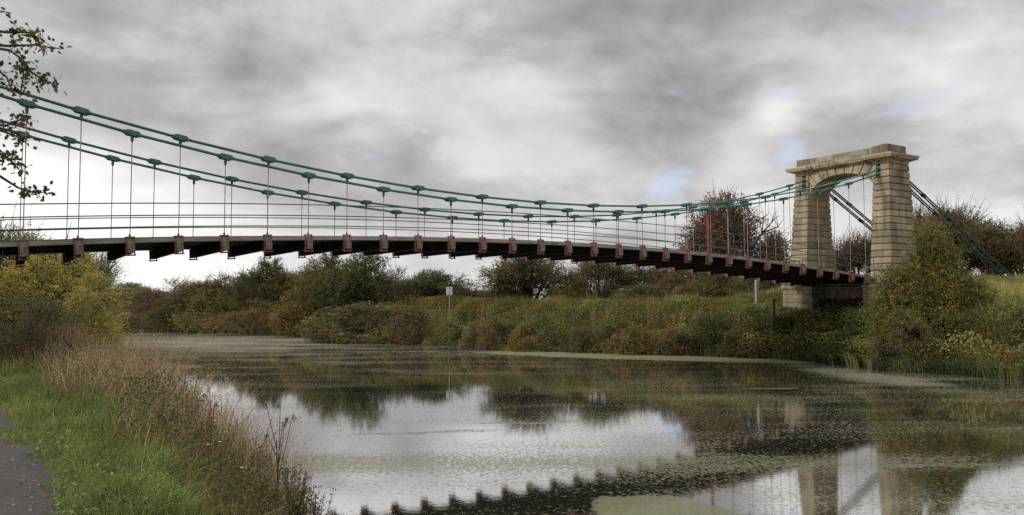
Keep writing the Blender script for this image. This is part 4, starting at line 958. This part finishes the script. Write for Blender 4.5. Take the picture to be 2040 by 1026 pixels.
# rusty dead docks on the far bank
for (px, Y, top, w_, lb) in ((1290, 44.0, 585, 40, 'rust-brown dead dock clump on the far bank below the rounded dark bush'), (1185, 45.5, 603, 30, 'small rusty dock clump left of the larger one'), (1340, 43.0, 606, 34, 'low rusty dock clump right of the larger one'), (960, 51.0, 606, 30, 'reddish dead dock on the bank right of the sign'), (1390, 42.5, 612, 26, 'faded brown dock at the top of the bank under the deck')):
    x = seen(px, Y); a_, b_ = to_ab(x, Y); z0 = float(ground_z(a_, b_)); H = hgt(top, Y, px) - z0; r = w_ / F_PX * Y * .6; rng = np.random.default_rng(int(px))
    t = empty('dead_dock', (x, Y, z0)); setp(t, lb, 'dead dock', 'rusty dead docks on the far bank')
    mb = MB(); cs = []
    for k in range(9):
        e = np.array([rng.normal(0, r * .7), rng.normal(0, r * .7), H * rng.uniform(.75, 1)]); mb.tube([(e[0] * .3, e[1] * .3, 0), e * [.7, .7, .55], e], [.012, .009, .005], 4)
        q = rng.random(70)[:, None]; c = e * (.45 + .55 * q) + rng.normal(size=(70, 3)) * .045; n = 70
        obj('seed_head', leaf_mesh('dock_seeds', c, unit(rng.normal(size=(n, 3)) + [0, 0, .6]), rng.uniform(.05, .11, n), rng.uniform(.02, .045, n), rng.random(n), P['dock'], rng), t)
    obj('stems', mb.mesh('dock_stems', M['twig']), t)

# ------------------------------------------------------------------ sign, posts
x, Y = seen(895, 54.5), 54.5; z0 = gz(895, 54.5) + .05
sg = empty('river_sign', (x, Y, z0), .15); setp(sg, 'small grey square sign on a pole on the far bank', 'sign')
zt = hgt(574, Y, 895) - z0; zb_ = hgt(590, Y, 895) - z0
mb = MB(); mb.tube([(0, -.04, 0), (0, -.04, zt + .02)], [.028, .028], 8); obj('post', mb.mesh('sign_post', M['post_wood']), sg)
mb = MB(); mb.box(-.21, -.024, .0, .02, zb_, zt, .004); mb.box(.024, .21, .0, .02, zb_, zt, .004); mb.box(-.205, .205, -.004, -.001, zb_ + .08, zb_ + .12); mb.box(-.205, .205, -.004, -.001, zt - .12, zt - .08); obj('panel', mb.mesh('sign_panel', M['sign_metal']), sg)
def post(name, px, Y, top, r, mat, label, tilt=0.0, base=None):
    x = seen(px, Y); z0 = gz(px, Y) if base is None else base; H = hgt(top, Y, px) - z0
    mb = MB(); mb.loft([(0, -r, r, -r, r), (H - r * .5, -r * .95, r * .95, -r * .95, r * .95), (H, -r * .6, r * .6, -r * .6, r * .6)])
    o = obj(name, mb.mesh(name, mat), None, (x, Y, z0), (0, tilt, .4)); setp(o, label, 'post')
post('timber_post', 1507, 44, 560, .085, M['post_wood'], 'pale timber post under the deck beside the stone abutment')
post('timber_post', 1534, 39.5, 597, .06, M['old_post'], 'short dark leaning post on the bank below the deck', .08)
post('mooring_stake', 1731, 32.0, 719, .11, M['old_post'], 'short weathered stake standing at the water edge below the thorn bush', .05, -.75)

# ------------------------------------------------------------------ hawthorn whose branches hang into the view at the left
HT = empty('hawthorn_tree', (-5.6, 3.9, .6)); setp(HT, 'hawthorn with dark berries hanging its branches in at the top left', 'tree')
root = np.array([-5.6, 3.9, .6])
def spot(px, py, Y): return np.array([seen(px, Y), Y, hgt(py, Y, px)]) - root
mb = MB(); rngb = np.random.default_rng(81)
crotch = np.array([.1, .1, 1.5]); mb.tube([(0, 0, -.1), (.03, .05, .8), crotch], [.13, .105, .09], 10)
BR_ = [  # branch polylines: (column, row, metres ahead); leaf density
    ([(-420, 60, 4.3), (-150, 40, 4.4), (0, 58, 4.5), (45, 58, 4.5), (75, 78, 4.5)], 26), ([(-420, 60, 4.3), (-150, 70, 4.4), (0, 86, 4.5), (55, 84, 4.5), (108, 92, 4.5)], 26),
    ([(-150, 70, 4.4), (5, 95, 4.4), (28, 112, 4.4), (34, 145, 4.4), (28, 192, 4.4)], 30), ([(28, 112, 4.4), (50, 140, 4.4), (75, 155, 4.4), (102, 168, 4.4)], 24),
    ([(-150, 70, 4.4), (-40, 120, 4.4), (0, 150, 4.4), (15, 185, 4.4)], 22), ([(-420, 230, 4.6), (-120, 225, 4.7), (0, 250, 4.8), (30, 237, 4.8), (52, 234, 4.8)], 26),
    ([(-120, 225, 4.7), (0, 262, 4.8), (25, 272, 4.8), (45, 284, 4.8)], 26), ([(-420, 280, 4.3), (-120, 290, 4.3), (0, 308, 4.4), (18, 325, 4.4), (34, 342, 4.4)], 30),
    ([(-120, 290, 4.3), (-10, 350, 4.4), (30, 375, 4.5), (60, 384, 4.5), (84, 385, 4.5)], 30), ([(-150, 40, 4.4), (-40, 10, 4.5), (4, 18, 4.5)], 10),
    ([(-420, 60, 4.3), (-250, -60, 4.4), (-120, -80, 4.5)], 60), ([(-420, 280, 4.3), (-260, 330, 4.5), (-140, 420, 4.6)], 60), ([(-420, 230, 4.6), (-300, 160, 4.9), (-150, 150, 5.0)], 60)]
LV = []; BER = []
for poly, nl in BR_:
    pts = [spot(*q) for q in poly]
    if poly[0][0] == -420: pts = [crotch] + pts
    n = len(pts); rads = np.linspace(.016 if poly[0][0] == -420 else .010, .0025, n); mb.tube(pts, rads, 6)
    seg = pts[-3:] if len(pts) > 3 else pts
    for k in range(int(nl * 1.8)):
        j = rngb.integers(len(seg) - 1); t = rngb.random(); p = seg[j] * (1 - t) + seg[j + 1] * t
        off = rngb.normal(size=3) * [.024, .05, .026]; LV.append((p + off, unit(off + rngb.normal(size=3) * .03 + [0, 0, -.01])))
        if k % 3 == 0: mb.tube([p, p + off], [.0022, .0012], 3)
for (px, py) in ((92, 73), (110, 81), (108, 88), (111, 90), (84, 71), (99, 157), (103, 164), (101, 170), (62, 170), (20, 120), (90, 96), (38, 172), (6, 122)):
    BER.append(spot(px, py, 4.45))
obj('trunk', mb.mesh('hawthorn_trunk', M['twig']), HT)
shape = [(-.5, 0), (-.30, .17), (-.22, .42), (-.02, .22), (.12, .40), (.22, .16), (.5, 0), (.22, -.16), (.12, -.40), (-.02, -.22), (-.22, -.42), (-.30, -.17)]
Vv = []; Ff = []; Sz = []; Ti = []
for c, ax_ in LV:
    sd = unit(np.cross(ax_, rngb.normal(size=3))); nr = np.cross(sd, ax_); l = rngb.uniform(.026, .048); k0 = len(Vv); tt_ = np.clip(rngb.normal(.45, .2), 0, 1)
    for (u, v) in [(u_, v_ * .8) for u_, v_ in shape]: Vv.append(c + ax_ * u * l + sd * v * l + nr * abs(v) * l * .35); Ti.append(tt_)
    Ff += list(range(k0, k0 + 12)); Sz.append(12)
obj('leaves', np_mesh('hawthorn_leaves', np.array(Vv), Ff, Sz, P['overhang'], Ti), HT)
mb = MB(); mb.tube([(0, 0, -.008), (0, 0, -.006), (0, 0, 0), (0, 0, .006), (0, 0, .008)], [.002, .006, .0085, .006, .002], 8); berry_me = mb.mesh('berry', M['berry'], True)
for p in BER: obj('berry', berry_me, HT, tuple(p))
